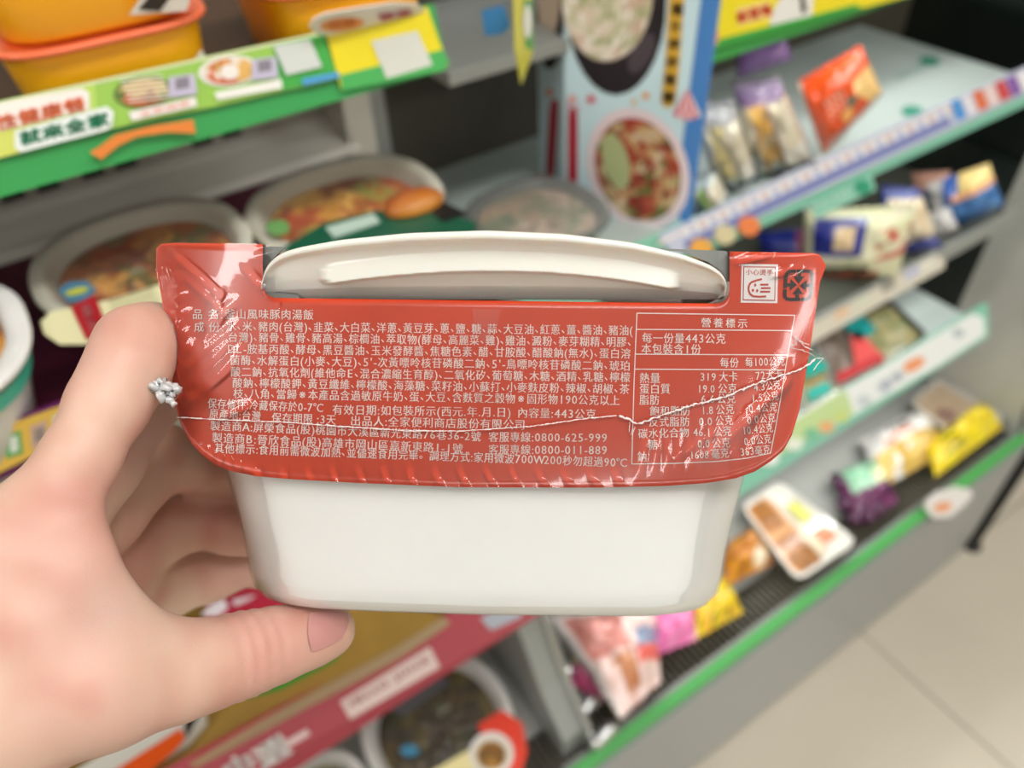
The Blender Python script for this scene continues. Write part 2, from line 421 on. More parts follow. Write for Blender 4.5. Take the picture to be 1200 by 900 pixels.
for fr_, dd in rows:
    for i in range(NS+1):
        x, y = X0[i], Y0[i]
        b = max(0, 1-((x-580)/275)**2)**.6
        d0 = .2005-.014*b
        if fr_ < 0:   # top side running back towards the bowl's mouth, level with the lip
            p = V((x-600)/FPX*d0, (y-450)/FPX*d0+.0004*(-fr_), d0+dd)
            vs.append(c2w(p)); continue
        yy = lerp(y, YB, fr_); xx = lerp(x, 580+(x-580)*.985, min(1, fr_))
        d = d0+dd*(.35+.65*b)
        # raised oval bead
        c = (x-587)/209
        if abs(c) < 1.0:
            yc = 308+14*((x-570)/209)**2*.75+(x-570)*.02; hw = 12*(1-abs(c)**10)**.5
            e = abs(yy-yc)/max(hw, .1)
            if e < 1: d -= .0016*(1-e**4)
        d = min(d, .2065)
        vs.append(c2w(V((xx-600)/FPX, (yy-450)/FPX, 1)*d))
# add finer rows between by linear subdivision
nr = len(rows); W = NS+1; grid = np.array(vs).reshape(nr, W, 3)
# re-evaluate densely so that the bead is crisp
vs = []; fs = []
fr_list = [-.9, -.5, -.06]+list(np.linspace(0, 1.0, 56))
rx_ = [r[0] for r in rows]; rd = [r[1] for r in rows]
for fr_ in fr_list:
    dd = float(np.interp(fr_, rx_, rd))
    for i in range(W):
        x, y = X0[i], Y0[i]; b = max(0, 1-((x-580)/275)**2)**.6; d0 = .2005-.014*b
        if fr_ < 0:
            vs.append(c2w(V((x-600)/FPX*d0, (y-450)/FPX*d0+.0004*(-fr_), d0+dd))); continue
        yy = lerp(y, YB, fr_); xx = lerp(x, 580+(x-580)*.985, min(1, fr_)); d = d0+dd*(.35+.65*b)
        yc = 306.5+(17 if x < 587 else 21)*((x-587)/209)**2+(x-587)*.006
        ex = max(0, abs(xx-587)-197); ey = abs(yy-yc); rr_ = math.hypot(ex, ey)
        s = min(1, max(0, (13-rr_)/2.2)); s = s*s*(3-2*s); d = lerp(d, d0+.0040+.0010*b+.0004*(yy-yc)/13, s)
        vs.append(c2w(V((xx-600)/FPX, (yy-450)/FPX, 1)*min(d, .2155)))
n_r = len(fr_list)
for j in range(n_r-1):
    for i in range(NS): fs.append([j*W+i, j*W+i+1, (j+1)*W+i+1, (j+1)*W+i])
mesh('rim_flange', vs, fs, mat('flange_plastic', 'e9e7df', .33, sss=.35, coat=.15), pkg)
# sleeve front flap
BOT = [(183, 318), (190, 352), (200, 430), (205, 470), (209, 488), (215, 504), (224, 519), (238, 534), (254, 545.5), (272, 552.5), (300, 558), (340, 561.5), (420, 566), (540, 571), (700, 571.5), (780, 569.5), (830, 566), (862, 560.5), (884, 553), (904, 540), (918, 528), (928, 510), (937, 480), (944, 440), (953, 385), (961, 330), (968, 312)]
TOP = [(183, 292), (188, 286), (205, 284.5), (560, 290), (955, 296.5), (961, 299), (968, 311)]
SLL, SLR = 308.0, 855.0
def ytop(x):
    if SLL < x < SLR:
        e = min(x-SLL, SLR-x); base = interp(x, [(308, 349), (855, 356)])
        return base-(0 if e > 16 else 16-math.sqrt(max(0, 256-(16-e)**2)))
    return interp(x, TOP)
xs = sorted(set([183, 184, 186, 188.5, 191, 195, 200, 205, 209, 213, 218, 224, 231, 238, 246, 254, 263, 272, 285, 300, 307.99, 308.01, 309, 311, 314, 318, 324]+list(range(332, 832, 12))+[839, 845, 849, 852, 854, 854.99, 855.01, 862, 872, 884, 894, 904, 911, 918, 923, 928, 933, 937, 941, 944, 949, 953, 957, 961, 964, 966, 968]))
NR = 26; vs = []; fs = []
for x in xs:
    a, b = ytop(x), interp(x, BOT)
    for j in range(NR+1): vs.append(F(x, lerp(a, b, j/NR)))
K = len(vs)
for x in xs:
    a, b = ytop(x), interp(x, BOT)
    for j in range(NR+1): vs.append(F(x, lerp(a, b, j/NR), -.00045))
n1 = NR+1
for i in range(len(xs)-1):
    for j in range(NR):
        a = i*n1+j; fs.append([a, a+1, a+n1+1, a+n1]); fs.append([K+a, K+a+n1, K+a+n1+1, K+a+1])
    for a in (i*n1, i*n1+NR): fs.append([a, a+n1, K+a+n1, K+a])
for i in (0, len(xs)-1):
    for j in range(NR): a = i*n1+j; fs.append([a, a+1, K+a+1, K+a])
REDM = mat('red_sleeve_card', 'd43d14', .33, coat=.12, var=.02, vscale=60)
EDGEM = mat('sleeve_top_card', 'c5402c', .35, coat=.3)
flap = mesh('sleeve_flap', vs, fs, REDM, pkg); flap['label'] = 'red front flap of the sleeve with white ingredient print'
# sleeve top panel (two tongues beside the slot, joined behind it)
def topP(x, t):
    p0 = V((x-600)/FPX, (interp(x, TOP)-450)/FPX, 1)*flapd(x, 290); return c2w([p0[0], p0[1], p0[2]+.0002+t])
vs = []; fs = []
for (a, b, t0, t1) in ((186, 308, 0, .115), (855, 962, 0, .115), (308, 855, .03, .115)):
    for off in (0, .00045):
        k = len(vs)
        for j in range(2):
            for i in range(13): vs.append(topP(lerp(a, b, i/12), (t0, t1)[j])+(M3 @ V(0, off, 0)))
        fs += [[k+i, k+i+1, k+14+i, k+13+i] for i in range(12)]
tp = mesh('sleeve_top', vs, fs, EDGEM, pkg, smooth=False)
DARKC = mat('dark_sleeve_and_slot_shade', '777a76', .3, coat=.5)
def dark_tab(pts, d):
    v = [c2w(V((x-600)/FPX, (y-450)/FPX, 1)*d) for x, y in pts]; v += [p+M3 @ V(0, 0, .0005) for p in v]; n = len(pts)
    mesh('slot_fold_and_shade', v, [list(range(n)), list(range(n, 2*n))[::-1]]+[[i, (i+1) % n, n+(i+1) % n, n+i] for i in range(n)], DARKC, pkg, smooth=False)
dark_tab([(307, 289), (335, 289), (326, 297), (316, 307), (311, 318), (310, 346), (322, 352), (352, 352), (350, 346), (318, 342), (308, 334)], .2035)  # dark card fold; its lower tongue paints the grey shade under the flange
dark_tab([(770, 291), (850, 294), (858, 300), (857, 330), (852, 330), (846, 318), (830, 307), (800, 295)], .2035)
# print on the flap
T = Print(); PC = 'fff0e8'; f2 = Fo(.00025)
lines = [('品', 225, 368, 238, 368.3, 13), ('名:', 243, 368.3, 262, 368.3, 13), ('釜山風味豚肉湯飯', 263, 368, 368, 369, 13),
 ('成', 227, 383, 240, 383, 13), ('份:', 244, 383.3, 263, 383.3, 13),
 ('水、米、豬肉(台灣)、韭菜、大白菜、洋蔥、黃豆芽、蔥、鹽、糖、蒜、大豆油、紅蔥、薑、醬油、豬油(', 265, 382.3, 742, 387.3, 13),
 ('台灣)、豬骨、雞骨、豬高湯、棕櫚油、萃取物(酵母、高麗菜、雞)、雞油、澱粉、麥芽糊精、明膠、', 267, 395, 741, 401, 13),
 ('DL-胺基丙酸、酵母、黑豆醬油、玉米發酵醬、焦糖色素、醋、甘胺酸、醋酸鈉(無水)、蛋白溶', 267, 408.7, 739.5, 414.5, 13),
 ("菌酶、水解蛋白(小麥、大豆)、5'-次黃嘌呤核苷磷酸二鈉、5'-鳥嘌呤核苷磷酸二鈉、琥珀", 269, 422, 739, 428.8, 13),
 ('酸二鈉、抗氧化劑(維他命E、混合濃縮生育醇)、二氧化矽、葡萄糖、木糖、酒精、乳糖、檸檬', 270, 435.6, 739, 442.3, 13),
 ('酸鈉、檸檬酸鉀、黃豆纖維、檸檬酸、海藻糖、菜籽油、小蘇打、小麥麩皮粉、辣椒、胡椒、茶', 272, 448.6, 738, 456, 13),
 ('枝、八角、當歸※本產品含過敏原牛奶、蛋、大豆、含麩質之穀物※固形物190公克以上', 273, 461, 727, 469.3, 13),
 ('保存條件:冷藏保存於0-7°C', 243, 472.6, 379, 478, 13), ('有效日期:如包裝所示(西元.年.月.日)', 389, 480, 599, 483.3, 13), ('內容量:443公克', 606, 483.6, 699, 485.5, 13),
 ('原產地:台灣', 245, 484.6, 306, 488, 13), ('保存期限 :3天', 318, 489.5, 394, 492, 13), ('出品人:全家便利商店股份有限公司', 410, 493, 616, 498, 13),
 ('製造商A:屏榮食品(股)桃園市大溪區新光東路76巷36-2號', 246, 498.6, 564, 511.6, 13), ('客服專線:0800-625-999', 572, 512, 712, 513, 13),
 ('製造商B:晉欣食品(股)高雄市岡山區嘉新東路1-1號', 248, 512.6, 543, 526, 13), ('客服專線:0800-011-889', 572, 526.8, 712, 527.5, 13),
 ('其他標示:食用前需微波加熱、並儘速食用完畢。調理方式:家用微波700W200秒勿超過90°C', 251, 525, 735, 542.3, 13)]
def curved(x, y):   # the printed lines bow a little downwards over the left shoulder
    return f2(x, y)
tab = [('營', 821, 378, 834, 378.2, 12), ('養', 835.5, 378.3, 848, 378.4, 12), ('標', 850, 378.6, 862, 378.8, 12), ('示', 864, 379, 876.5, 379.2, 12),
 ('每一份量443公克', 752, 396, 851, 397, 13), ('本包裝含1份', 751, 408.6, 822, 409.4, 13), ('每份', 843.4, 425, 866, 425, 12.5), ('每100公克', 873, 424.6, 920, 423, 12.5),
 ('熱量', 749, 443, 774, 443, 13), ('319', 820, 441.6, 839.5, 441.6, 12), ('大卡', 842, 441.6, 865, 441.4, 13), ('72大卡', 885, 440.5, 917, 437.5, 12),
 ('蛋白質', 749, 455.6, 786, 455.6, 13), ('19.0', 817, 455.8, 838, 455.6, 12), ('公克', 841, 455.5, 864, 455, 13), ('4.3公克', 883, 454, 915, 450.7, 12),
 ('脂肪', 749, 468.6, 773, 468.5, 13), ('6.6', 821, 467.6, 838, 467.4, 12), ('公克', 840, 467.3, 862.5, 466.6, 13), ('1.5公克', 880, 467, 912.5, 463.4, 12),
 ('飽和脂肪', 761, 481.8, 809, 481.3, 12.5), ('1.8', 821.5, 481, 836, 480.6, 12), ('公克', 838.5, 480.4, 860.7, 479, 13), ('0.4公克', 877, 479, 910.6, 476.6, 12),
 ('反式脂肪', 760, 494.6, 808.5, 494, 12.5), ('0.0', 818.5, 494, 835, 493.6, 12), ('公克', 837.5, 493.4, 859.5, 492, 13), ('0.0公克', 875, 492.6, 908.7, 489, 12),
 ('碳水化合物', 747.4, 508.4, 808, 506.6, 12.5), ('46.1', 812, 506.6, 833.5, 506.2, 12), ('公克', 836, 506, 857.8, 505, 13), ('10.4公克', 869.6, 505, 905.8, 501, 12),
 ('糖', 759, 521, 771, 521, 13), ('0.0', 817, 520, 832, 519.6, 12), ('公克', 834, 519.5, 856, 518.6, 13), ('0.0公克', 871.5, 517.6, 904, 513.8, 12),
 ('鈉', 746.6, 535.2, 758.5, 535.2, 13), ('1608', 808, 533.4, 831, 532.6, 12), ('毫克', 833, 532.2, 854.6, 530.4, 13), ('363毫克', 867, 529.8, 903, 526.3, 12)]
OTHER = ['小心燙手', '性健康餐', '就來全家', '全家健康', '優惠', '特價', 'HELLO', 'JUICE', '中選一', 'FRESH', '新登場', '蔬果', '韓式', '醬什拌炒飯麵', '滿福']
load_glyphs(sorted(set(''.join([x[0] for x in lines]+[x[0] for x in tab]+OTHER))-set(' 　')))
for s, a, b, c, d, hh in lines: text(T, curved, s, a, b, c, d, hh, PC, .14)
T.build('ingredient_print', flap)['kind'] = 'stuff'
T = Print(); LW = 1.15
for p in ([(746.4, 367), (931.4, 369.5), (923, 416), (916, 460), (909, 500), (903, 531)], [(903, 531), (875, 537), (842, 540.6), (790, 543), (740.3, 543.8), (743, 450), (746.4, 367)], [(746, 386), (928.5, 387.4)], [(744.8, 415), (923, 416)], [(744.3, 432.6), (921, 433.6)]):
    stroke(T, f2, p, LW, PC)
for s, a, b, c, d, hh in tab: text(T, f2, s, a, b, c, d, hh, PC, .14)
T.build('nutrition_table', flap)['kind'] = 'stuff'
T = Print()
def fo(o): return Fo(o)
def pq(pts, off, col): T.poly([F(x, y, off) for x, y in pts], col)
WHT = 'f4ece8'; RD = 'c2453a'
pq([(869, 309.4), (911.8, 309.8), (911, 355.3), (868, 354.6)], .0002, WHT)
pq([(871.2, 312.2), (909, 312.5), (908.4, 352.6), (870.4, 352)], .0003, RD)
pq([(872.2, 313.4), (908, 313.7), (907.4, 351.4), (871.4, 350.8)], .0004, WHT)
g4 = fo(.0005)
text(T, g4, '小心燙手', 873.5, 318.5, 906.5, 319.5, 7.5, RD)
stroke(T, g4, [(893, 327), (886, 328.6), (880, 331), (877.6, 335), (877.2, 340), (879, 344.5), (883, 347.2), (890, 347.6), (898, 347.2)], 2.2, RD)
for y_, a_, b_ in ((333.5, 891, 900.5), (337.6, 892, 903), (341.8, 891, 902.5)): stroke(T, g4, [(a_, y_), (b_, y_)], 2.1, RD)
for cx, cy in ((885, 334), (882.4, 340.2), (887.4, 340.6)):
    T.poly([F(cx+1.3*math.sin(t)*(1 if math.cos(t) < .9 else .3), cy-1.9*math.cos(t), .0005) for t in np.linspace(0, 2*math.pi, 10, endpoint=False)], RD)
T.build('hot_caution_mark', flap)
T = Print(); BK = '24201f'
cx, cy, a = 935.8, 334.2, 13.6
def RQ(u, v): return (cx+u*a*1.12-v*1.1, cy+v*a*1.22)
k_ = lambda pts: [RQ(*p) for p in pts]
for s1 in range(4):
    c_, s_ = [(1, 0), (0, 1), (-1, 0), (0, -1)][s1]
    rot = lambda p: RQ(p[0]*c_-p[1]*s_, p[0]*s_+p[1]*c_)
    stroke(T, fo(.0003), [rot(p) for p in [(-.2, -1), (.72, -1), (.93, -.9), (1, -.72), (1, -.28)]], 3.8, BK)
    stroke(T, fo(.0003), [rot(p) for p in [(.02, -1.0), (.02, -.62)]], 3.8, BK)
    T.poly([F(*rot(p), .0003) for p in [(-.38, -.62), (.42, -.62), (.02, -.12)]], BK)
T.build('recycling_mark', flap)
# shrink film over sleeve and bowl: real folds in the sheet
def ridge(x, y, a, b, wdt):
    (x0, y0), (x1, y1) = a, b; L2 = (x1-x0)**2+(y1-y0)**2; t = min(1, max(0, ((x-x0)*(x1-x0)+(y-y0)*(y1-y0))/L2))
    dd = math.hypot(x-x0-t*(x1-x0), y-y0-t*(y1-y0)); return math.exp(-(dd/wdt)**2)*math.sin(math.pi*(.08+.84*t))
SEAM = [(207, 489), (260, 492), (330, 494.5), (420, 501), (480, 505), (540, 505), (620, 500), (690, 490), (725, 487), (738, 492), (746, 497), (770, 489), (810, 475), (850, 465), (885, 450), (915, 440), (940, 432), (957, 420)]
RID = [((203, 296), (256, 344), 4, .0016), ((214, 322), (262, 364), 3, .001), ((300, 470), (225, 500), 4, .0008)]
rr = random.Random(3)
for i in range(9): RID.append(((930-rr.random()*14, 425+i*3), (905-i*14+rr.random()*10, 552-rr.random()*20), 4.5, .0005))
for i in range(12): RID.append(((760+i*12, 500-i*4), (742+i*14+rr.random()*12, 560), 4.5, .0003))
for i in range(16): RID.append(((268+i*30, 548), (272+i*30+rr.random()*8, 568), 2.5, .0005))
for i in range(9): RID.append(((186+i*2.2, 316+i*20), (212+i*2.4, 300+i*20), 5, .0008))
for i in range(8): RID.append(((228+i*9, 515+i*4), (218+i*12, 535+i*3.4), 3, .0007))
for i in range(7): RID.append(((210+rr.random()*30, 470-i*14), (255+rr.random()*30, 420-i*14), 4, .0006))
for a_ in ((((862, 306), (905, 296)), 3), (((905, 322), (935, 312)), 3), (((300, 300), (345, 292)), 3), (((285, 312), (310, 340)), 3)): RID.append((a_[0][0], a_[0][1], a_[1], .0012))
def filmoff(x, y):
    o = .0008+.00035*noise.noise(Vector((x/90, y/70, 1)))+.00004*noise.noise(Vector((x/22, y/30, 4)))
    for a_, b_, w_, amp in RID:
        if min(a_[0], b_[0])-16 < x < max(a_[0], b_[0])+16 and min(a_[1], b_[1])-16 < y < max(a_[1], b_[1])+16: o += amp*ridge(x, y, a_, b_, w_)
    return o
fx = list(np.arange(183, 969, 3.3)); NFR = 74
vs = []; fs = []
for x in fx:
    a_ = interp(x, TOP)-.5; b_ = interp(x, BOT)
    inslot = SLL+14 < x < SLR-14
    if inslot: a_ = ytop(x)+2
    for j in range(NFR+1):
        y = lerp(a_, b_, j/NFR); vs.append(F(x, y, filmoff(x, y)))
n1 = NFR+1
for i in range(len(fx)-1):
    for j in range(NFR): a = i*n1+j; fs.append([a, a+1, a+n1+1, a+n1])
mesh('shrink_film', vs, fs, FILM, pkg)['label'] = 'clear crinkled shrink film over the sleeve'
# film around the bowl, with vertical folds
vs = []; W = len(rings[0]); dense = []
for k in range(41):
    t = k/40*(len(SEC)-1); i = min(int(t), len(SEC)-2); f_ = t-i
    row = [lerp(V(*p), V(*q), f_) for p, q in zip(rings[i], rings[i+1])]
    c = np.mean(row, axis=0)
    for m_, p in enumerate(row):
        d = (p-c)/np.linalg.norm(p-c)
        q = (p-CAM) @ M3
        am = .0006+.0007*noise.noise(Vector((q[0]*60+q[2]*60, q[1]*22, 2)))+.00022*noise.noise(Vector((q[0]*170-q[1]*70, q[1]*60+q[2]*100, 7)))
        vs.append(p+d*max(.0002, am)+(M3 @ V(0, .0004*(k > 36), 0)))
fs = []
for k in range(40):
    for i in range(W): fs.append([k*W+i, k*W+(i+1) % W, (k+1)*W+(i+1) % W, (k+1)*W+i])
mesh('bowl_film', vs, fs, film_mat('soft_film', .05, .22, .35), pkg)
SEAMM = mat('stressed_film_seam', 'f3e9e6', .25, coat=.6, alpha=.8)
vs = []; fs = []
def strand(pts, r, jit):
    P_ = []; rr_ = []
    for (a, b), (c, d) in zip(pts[:-1], pts[1:]):
        n = max(2, int(math.hypot(c-a, d-b)/2.2))
        for i in range(n):
            t = i/n; x = lerp(a, c, t)+rr.uniform(-jit, jit)*.4; y = lerp(b, d, t)+rr.uniform(-jit, jit)
            P_.append(F(x, y, max(.0014, filmoff(x, y)+.0001))); rr_.append(r*rr.uniform(.35, 1.5))
    v, f_ = tube(P_, rr_, 5); k = len(vs); vs.extend(v); fs.extend([[k+i for i in q] for q in f_])
strand(SEAM[:9], .00018, .4); strand(SEAM[8:], .00026, 1.1)
for (x, y) in [(742, 498), (738, 495), (744, 500)]:
    strand([(x, y), (x-6+rr.random()*5, y+14+rr.random()*6)], .00009, .6)
for i in range(14):
    t = rr.random(); x = lerp(770, 940, t); y = interp(x, SEAM[10:]); strand([(x, y), (x+rr.uniform(-3, 5), y+rr.uniform(-9, 9))], .00007, .5)
for p in ([(948, 405), (938, 400), (930, 393), (934, 402), (926, 406), (938, 410), (950, 414), (957, 420)], [(957, 420), (966, 419), (960, 425), (952, 436)], [(935, 398), (944, 407), (955, 412)]): strand(p, .00014, 1)
mesh('film_seam', vs, fs, SEAMM, pkg)['label'] = 'whitish welded seam of the film across the flap'
# knotted film tip on the left
vs = []; fs = []
for k in range(9):
    P_ = []; r_ = []
    for i in range(9):
        t = i/8; x = lerp(206, 172, t)+rr.uniform(-3, 3); y = lerp(464, 447, t)+(k-4)*2.6*(1-.6*t)+rr.uniform(-4, 4)
        P_.append(c2w(V((x-600)/FPX, (y-450)/FPX, 1)*(.1975+rr.uniform(-.003, .002)))); r_.append(.0009*rr.uniform(.5, 1.5))
    v, f_ = tube(P_, r_, 6); q0 = len(vs); vs += v; fs += [[q0+i for i in q] for q in f_]
mesh('film_knot', vs, fs, film_mat('knot_film', .5, .08, 2.2), pkg)
# ------------------------------------------------------------------ the hand
def P3(px, py, d): return V((px-600)/FPX*d, (py-450)/FPX*d, d)
def cone(G, a, b, ra, rb):
    ba = b-a; L2 = ba.dot(ba); pa = G-a; t = np.clip((pa @ ba)/L2, 0, 1)
    return np.sqrt(((pa-t[..., None]*ba)**2).sum(-1))-(ra+(rb-ra)*t)
def smin(a, b, k):
    hh = np.clip(.5+.5*(b-a)/k, 0, 1); return b*(1-hh)+a*hh-k*hh*(1-hh)
def chain(G, pts, k=.004):
    f = None
    for (p, r), (q, s) in zip(pts[:-1], pts[1:]):
        c = cone(G, P3(*p), P3(*q), r, s); f = c if f is None else smin(f, c, k)
    return f
def hand_field(G):
    palm = chain(G, [((-1000, 1290, .175), .036), ((-600, 1090, .165), .031), ((-420, 1010, .165), .029), ((-230, 900, .175), .029), ((-60, 780, .19), .024), ((0, 715, .20), .017)], .01)
    for pts in ([((-200, 880, .19), .026), ((-40, 780, .215), .021), ((60, 720, .245), .015)],
                [((-60, 780, .19), .020), ((-10, 690, .19), .016)],
                [((10, 690, .205), .015), ((55, 640, .225), .014), ((80, 690, .25), .013)]):
        palm = smin(palm, chain(G, pts, .006), .012)
    thumb = chain(G, [((-150, 880, .18), .025), ((0, 815, .18), .0215), ((125, 797, .186), .0158), ((205, 787, .196), .0121), ((250, 777, .203), .0109), ((288, 766, .2095), .0108), ((325, 755, .2165), .0097), ((362, 744, .2235), .0087), ((385, 739, .2275), .0078)], .004)
    f = smin(palm, thumb, .008)
    web = chain(G, [((50, 590, .186), .0075), ((76, 620, .184), .0070), ((94, 662, .184), .0070), ((125, 715, .186), .0070), ((165, 765, .192), .009)], .006)
    web = smin(web, chain(G, [((0, 650, .182), .013), ((40, 725, .179), .014), ((100, 785, .181), .014)], .006), .006)
    f = smin(f, web, .007)
    index = chain(G, [((-10, 700, .186), .0155), ((45, 620, .187), .0112), ((92, 540, .191), .0087), ((128, 472, .197), .0095), ((150, 432, .201), .0100), ((160, 405, .206), .0100), ((178, 398, .214), .0096), ((205, 402, .232), .0086), ((222, 408, .246), .0082), ((236, 418, .262), .0072)], .004)
    f = smin(f, index, .006)
    mid = chain(G, [((40, 640, .208), .0135), ((112, 540, .222), .0125), ((176, 455, .238), .0112), ((205, 452, .252), .0096), ((236, 470, .270), .0078)], .004)
    rng = chain(G, [((50, 670, .228), .0135), ((120, 600, .244), .0125), ((186, 538, .262), .0112), ((225, 545, .272), .0092), ((285, 566, .286), .0078)], .004)
    lit = chain(G, [((60, 700, .245), .0140), ((140, 655, .262), .0125), ((200, 618, .276), .0105), ((235, 612, .280), .0088), ((266, 622, .279), .0078), ((296, 630, .281), .0072)], .004)
    heel = chain(G, [((40, 740, .225), .018), ((120, 710, .262), .0150), ((190, 686, .288), .0125), ((245, 672, .300), .0105), ((325, 648, .306), .0085)], .004)
    fing = smin(smin(smin(mid, rng, .0065), lit, .0065), heel, .007)
    sheet = chain(G, [((90, 580, .262), .015), ((215, 590, .302), .010)], .004); sheet = smin(sheet, chain(G, [((110, 670, .275), .016), ((260, 655, .312), .010), ((335, 668, .325), .009)], .004), .008)
    fing = smin(fing, sheet, .005)
    f = smin(f, fing, .007)
    # shallow skin creases across the thumb joint
    a, b = P3(250, 777, .203), P3(325, 755, .2165); u = (b-a)/np.linalg.norm(b-a); s = (G-P3(288, 766, .2095)) @ u
    for s0, am in ((-.0060, .00045), (-.0020, .0006), (.0018, .0006), (.0058, .0004)):
        f = f+am*np.exp(-((s-s0)/.0010)**2)*(np.abs(s) < .012)*np.exp(-(np.abs(thumb)/.003)**2)
    return f
hs = .00125
lo = V(-.30, -.03, .115); hi = V(-.035, .19, .32)
dims = [int((b-a)/hs)+1 for a, b in zip(lo, hi)]
gx, gy, gz = [lo[i]+hs*np.arange(dims[i]) for i in range(3)]
fld = np.empty(dims, np.float32)
for s in range(0, dims[0], 16):
    G = np.stack(np.meshgrid(gx[s:s+16], gy, gz, indexing='ij'), -1); fld[s:s+16] = hand_field(G)
def nets(f, org, hstep):
    S = f < 0; nx, ny, nz = f.shape
    acc = np.zeros((nx-1, ny-1, nz-1, 3)); cnt = np.zeros((nx-1, ny-1, nz-1))
    cells = {}
    for ax in range(3):
        others = [i for i in range(3) if i != ax]
        for o1 in (0, 1):
            for o2 in (0, 1):
                off = [0, 0, 0]; off[others[0]] = o1; off[others[1]] = o2
                sl0 = tuple(slice(off[i], off[i]+f.shape[i]-1) for i in range(3))
                off2 = off[:]; off2[ax] = 1; sl1 = tuple(slice(off2[i], off2[i]+f.shape[i]-1) for i in range(3))
                a, b = f[sl0], f[sl1]; mk = (a < 0) != (b < 0)
                with np.errstate(divide='ignore', invalid='ignore'): t = np.where(mk, a/(a-b), 0)
                p = np.zeros(acc.shape); p[..., others[0]] = o1; p[..., others[1]] = o2; p[..., ax] = t
                acc += p*mk[..., None]; cnt += mk
    use = cnt > 0; idx = -np.ones(use.shape, int); idx[use] = np.arange(use.sum())
    ii = np.argwhere(use); vs = (ii+acc[use]/cnt[use][:, None])*hstep+org
    fs = []
    for ax in range(3):
        o1, o2 = [(1, 2), (2, 0), (0, 1)][ax]
        sl0 = [slice(1, -1)]*3; sl0[ax] = slice(0, -1); sl1 = [slice(1, -1)]*3; sl1[ax] = slice(1, None)
        a = S[tuple(sl0)]; b = S[tuple(sl1)]; mk = a != b; e = np.argwhere(mk); fl_ = a[mk]
        e = e+1; e[:, ax] -= 1
        def c(d1, d2):
            q = e.copy(); q[:, o1] -= d1; q[:, o2] -= d2; q = np.minimum(q, np.array(use.shape)-1); return idx[q[:, 0], q[:, 1], q[:, 2]]
        Q = np.stack([c(1, 1), c(0, 1), c(0, 0), c(1, 0)], 1); Q[~fl_] = Q[~fl_][:, ::-1]; fs.append(Q)
    fs = np.concatenate(fs); fs = fs[(fs >= 0).all(1)]
    return vs, fs
hv, hf = nets(fld, lo, hs)
def skin_col():
    cols = []
    kn = [(P3(288, 766, .2), .016, .35), (P3(158, 395, .2), .012, .35), (P3(370, 745, .222), .012, .45), (P3(262, 618, .272), .01, .6), (P3(150, 700, .24), .03, .5), (P3(110, 590, .19), .016, .35)]
    base = np.array(h('d6aa9a')); redn = np.array(h('be7a6c')); pale = np.array(h('dcbfa8')); vein = np.array(h('bba398'))
    for p in hv:
        c = base.copy(); n = noise.noise(Vector(p)*38); m = noise.noise(Vector(p)*95+Vector((5, 5, 5)))
        c = c+(pale-c)*max(0, min(1, .35+n)); c = c+(redn-c)*max(0, m)*.5
        for q, r, a in kn:
            c = c+(redn-c)*a*math.exp(-((p-q)**2).sum()/r**2)
        q = P3(120, 715, .18); c = c+(vein-c)*.45*math.exp(-((p-q)**2).sum()/.007**2)
        cols.append(c)
    return cols
SKIN = bpy.data.materials.new('skin'); SKIN.use_nodes = True; nt = SKIN.node_tree; b = nt.nodes['Principled BSDF']
vcn = nt.nodes.new('ShaderNodeVertexColor'); vcn.layer_name = 'Col'; nt.links.new(vcn.outputs[0], b.inputs['Base Color'])
b.inputs['Roughness'].default_value = .48; b.inputs['Subsurface Weight'].default_value = .25; b.inputs['Subsurface Radius'].default_value = (1, .3, .15); b.inputs['Subsurface Scale'].default_value = .004
tc = nt.nodes.new('ShaderNodeTexCoord'); vo = nt.nodes.new('ShaderNodeTexVoronoi'); vo.inputs['Scale'].default_value = 1700; vo.feature = 'DISTANCE_TO_EDGE'
n2 = nt.nodes.new('ShaderNodeTexNoise'); n2.inputs['Scale'].default_value = 160; n2.inputs['Detail'].default_value = 6
nt.links.new(tc.outputs['Object'], vo.inputs['Vector']); nt.links.new(tc.outputs['Object'], n2.inputs['Vector'])
ad = nt.nodes.new('ShaderNodeMath'); ad.operation = 'MULTIPLY_ADD'; ad.inputs[1].default_value = 1.2
nt.links.new(vo.outputs[0], ad.inputs[0]); nt.links.new(n2.outputs[0], ad.inputs[2])
bp = nt.nodes.new('ShaderNodeBump'); bp.inputs['Strength'].default_value = .16; bp.inputs['Distance'].default_value = .0004
nt.links.new(ad.outputs[0], bp.inputs['Height']); nt.links.new(bp.outputs[0], b.inputs['Normal'])
HO = c2w(P3(0, 800, .18))
hand = mesh('person', c2w_many(hv), hf.tolist(), SKIN, None, skin_col(), loc=HO)
tag(hand, 'person\'s bare left hand gripping the white bowl from the left, thumb underneath', 'person')
# thumb nail: laid on the surface of the thumb tip
def march(px, py, d0=.19, d1=.24):
    ds = np.linspace(d0, d1, 400); G = np.stack([P3(px, py, d) for d in ds]); f = hand_field(G[None, None])[0, 0]
    i = np.argmax(f < .0003); return ds[i] if f[i] < .0003 else None
NQ = [(359, 716), (412, 716), (404, 748), (363, 768)]
vs = []; fs = []; nu, nv = 14, 12; ok = {}
for j in range(nv+1):
    for i in range(nu+1):
        u, v = i/nu, j/nv; uu, vv = 2*u-1, 2*v-1
        u2 = .5+.5*uu*math.sqrt(1-.28*vv*vv); v2 = .5+.5*vv*math.sqrt(1-.22*uu*uu)
        x = lerp(lerp(NQ[0][0], NQ[1][0], u2), lerp(NQ[3][0], NQ[2][0], u2), v2); y = lerp(lerp(NQ[0][1], NQ[1][1], u2), lerp(NQ[3][1], NQ[2][1], u2), v2)
        d = march(x, y)
        if d is not None: ok[(i, j)] = len(vs); vs.append(c2w(P3(x, y, d-.0002)))
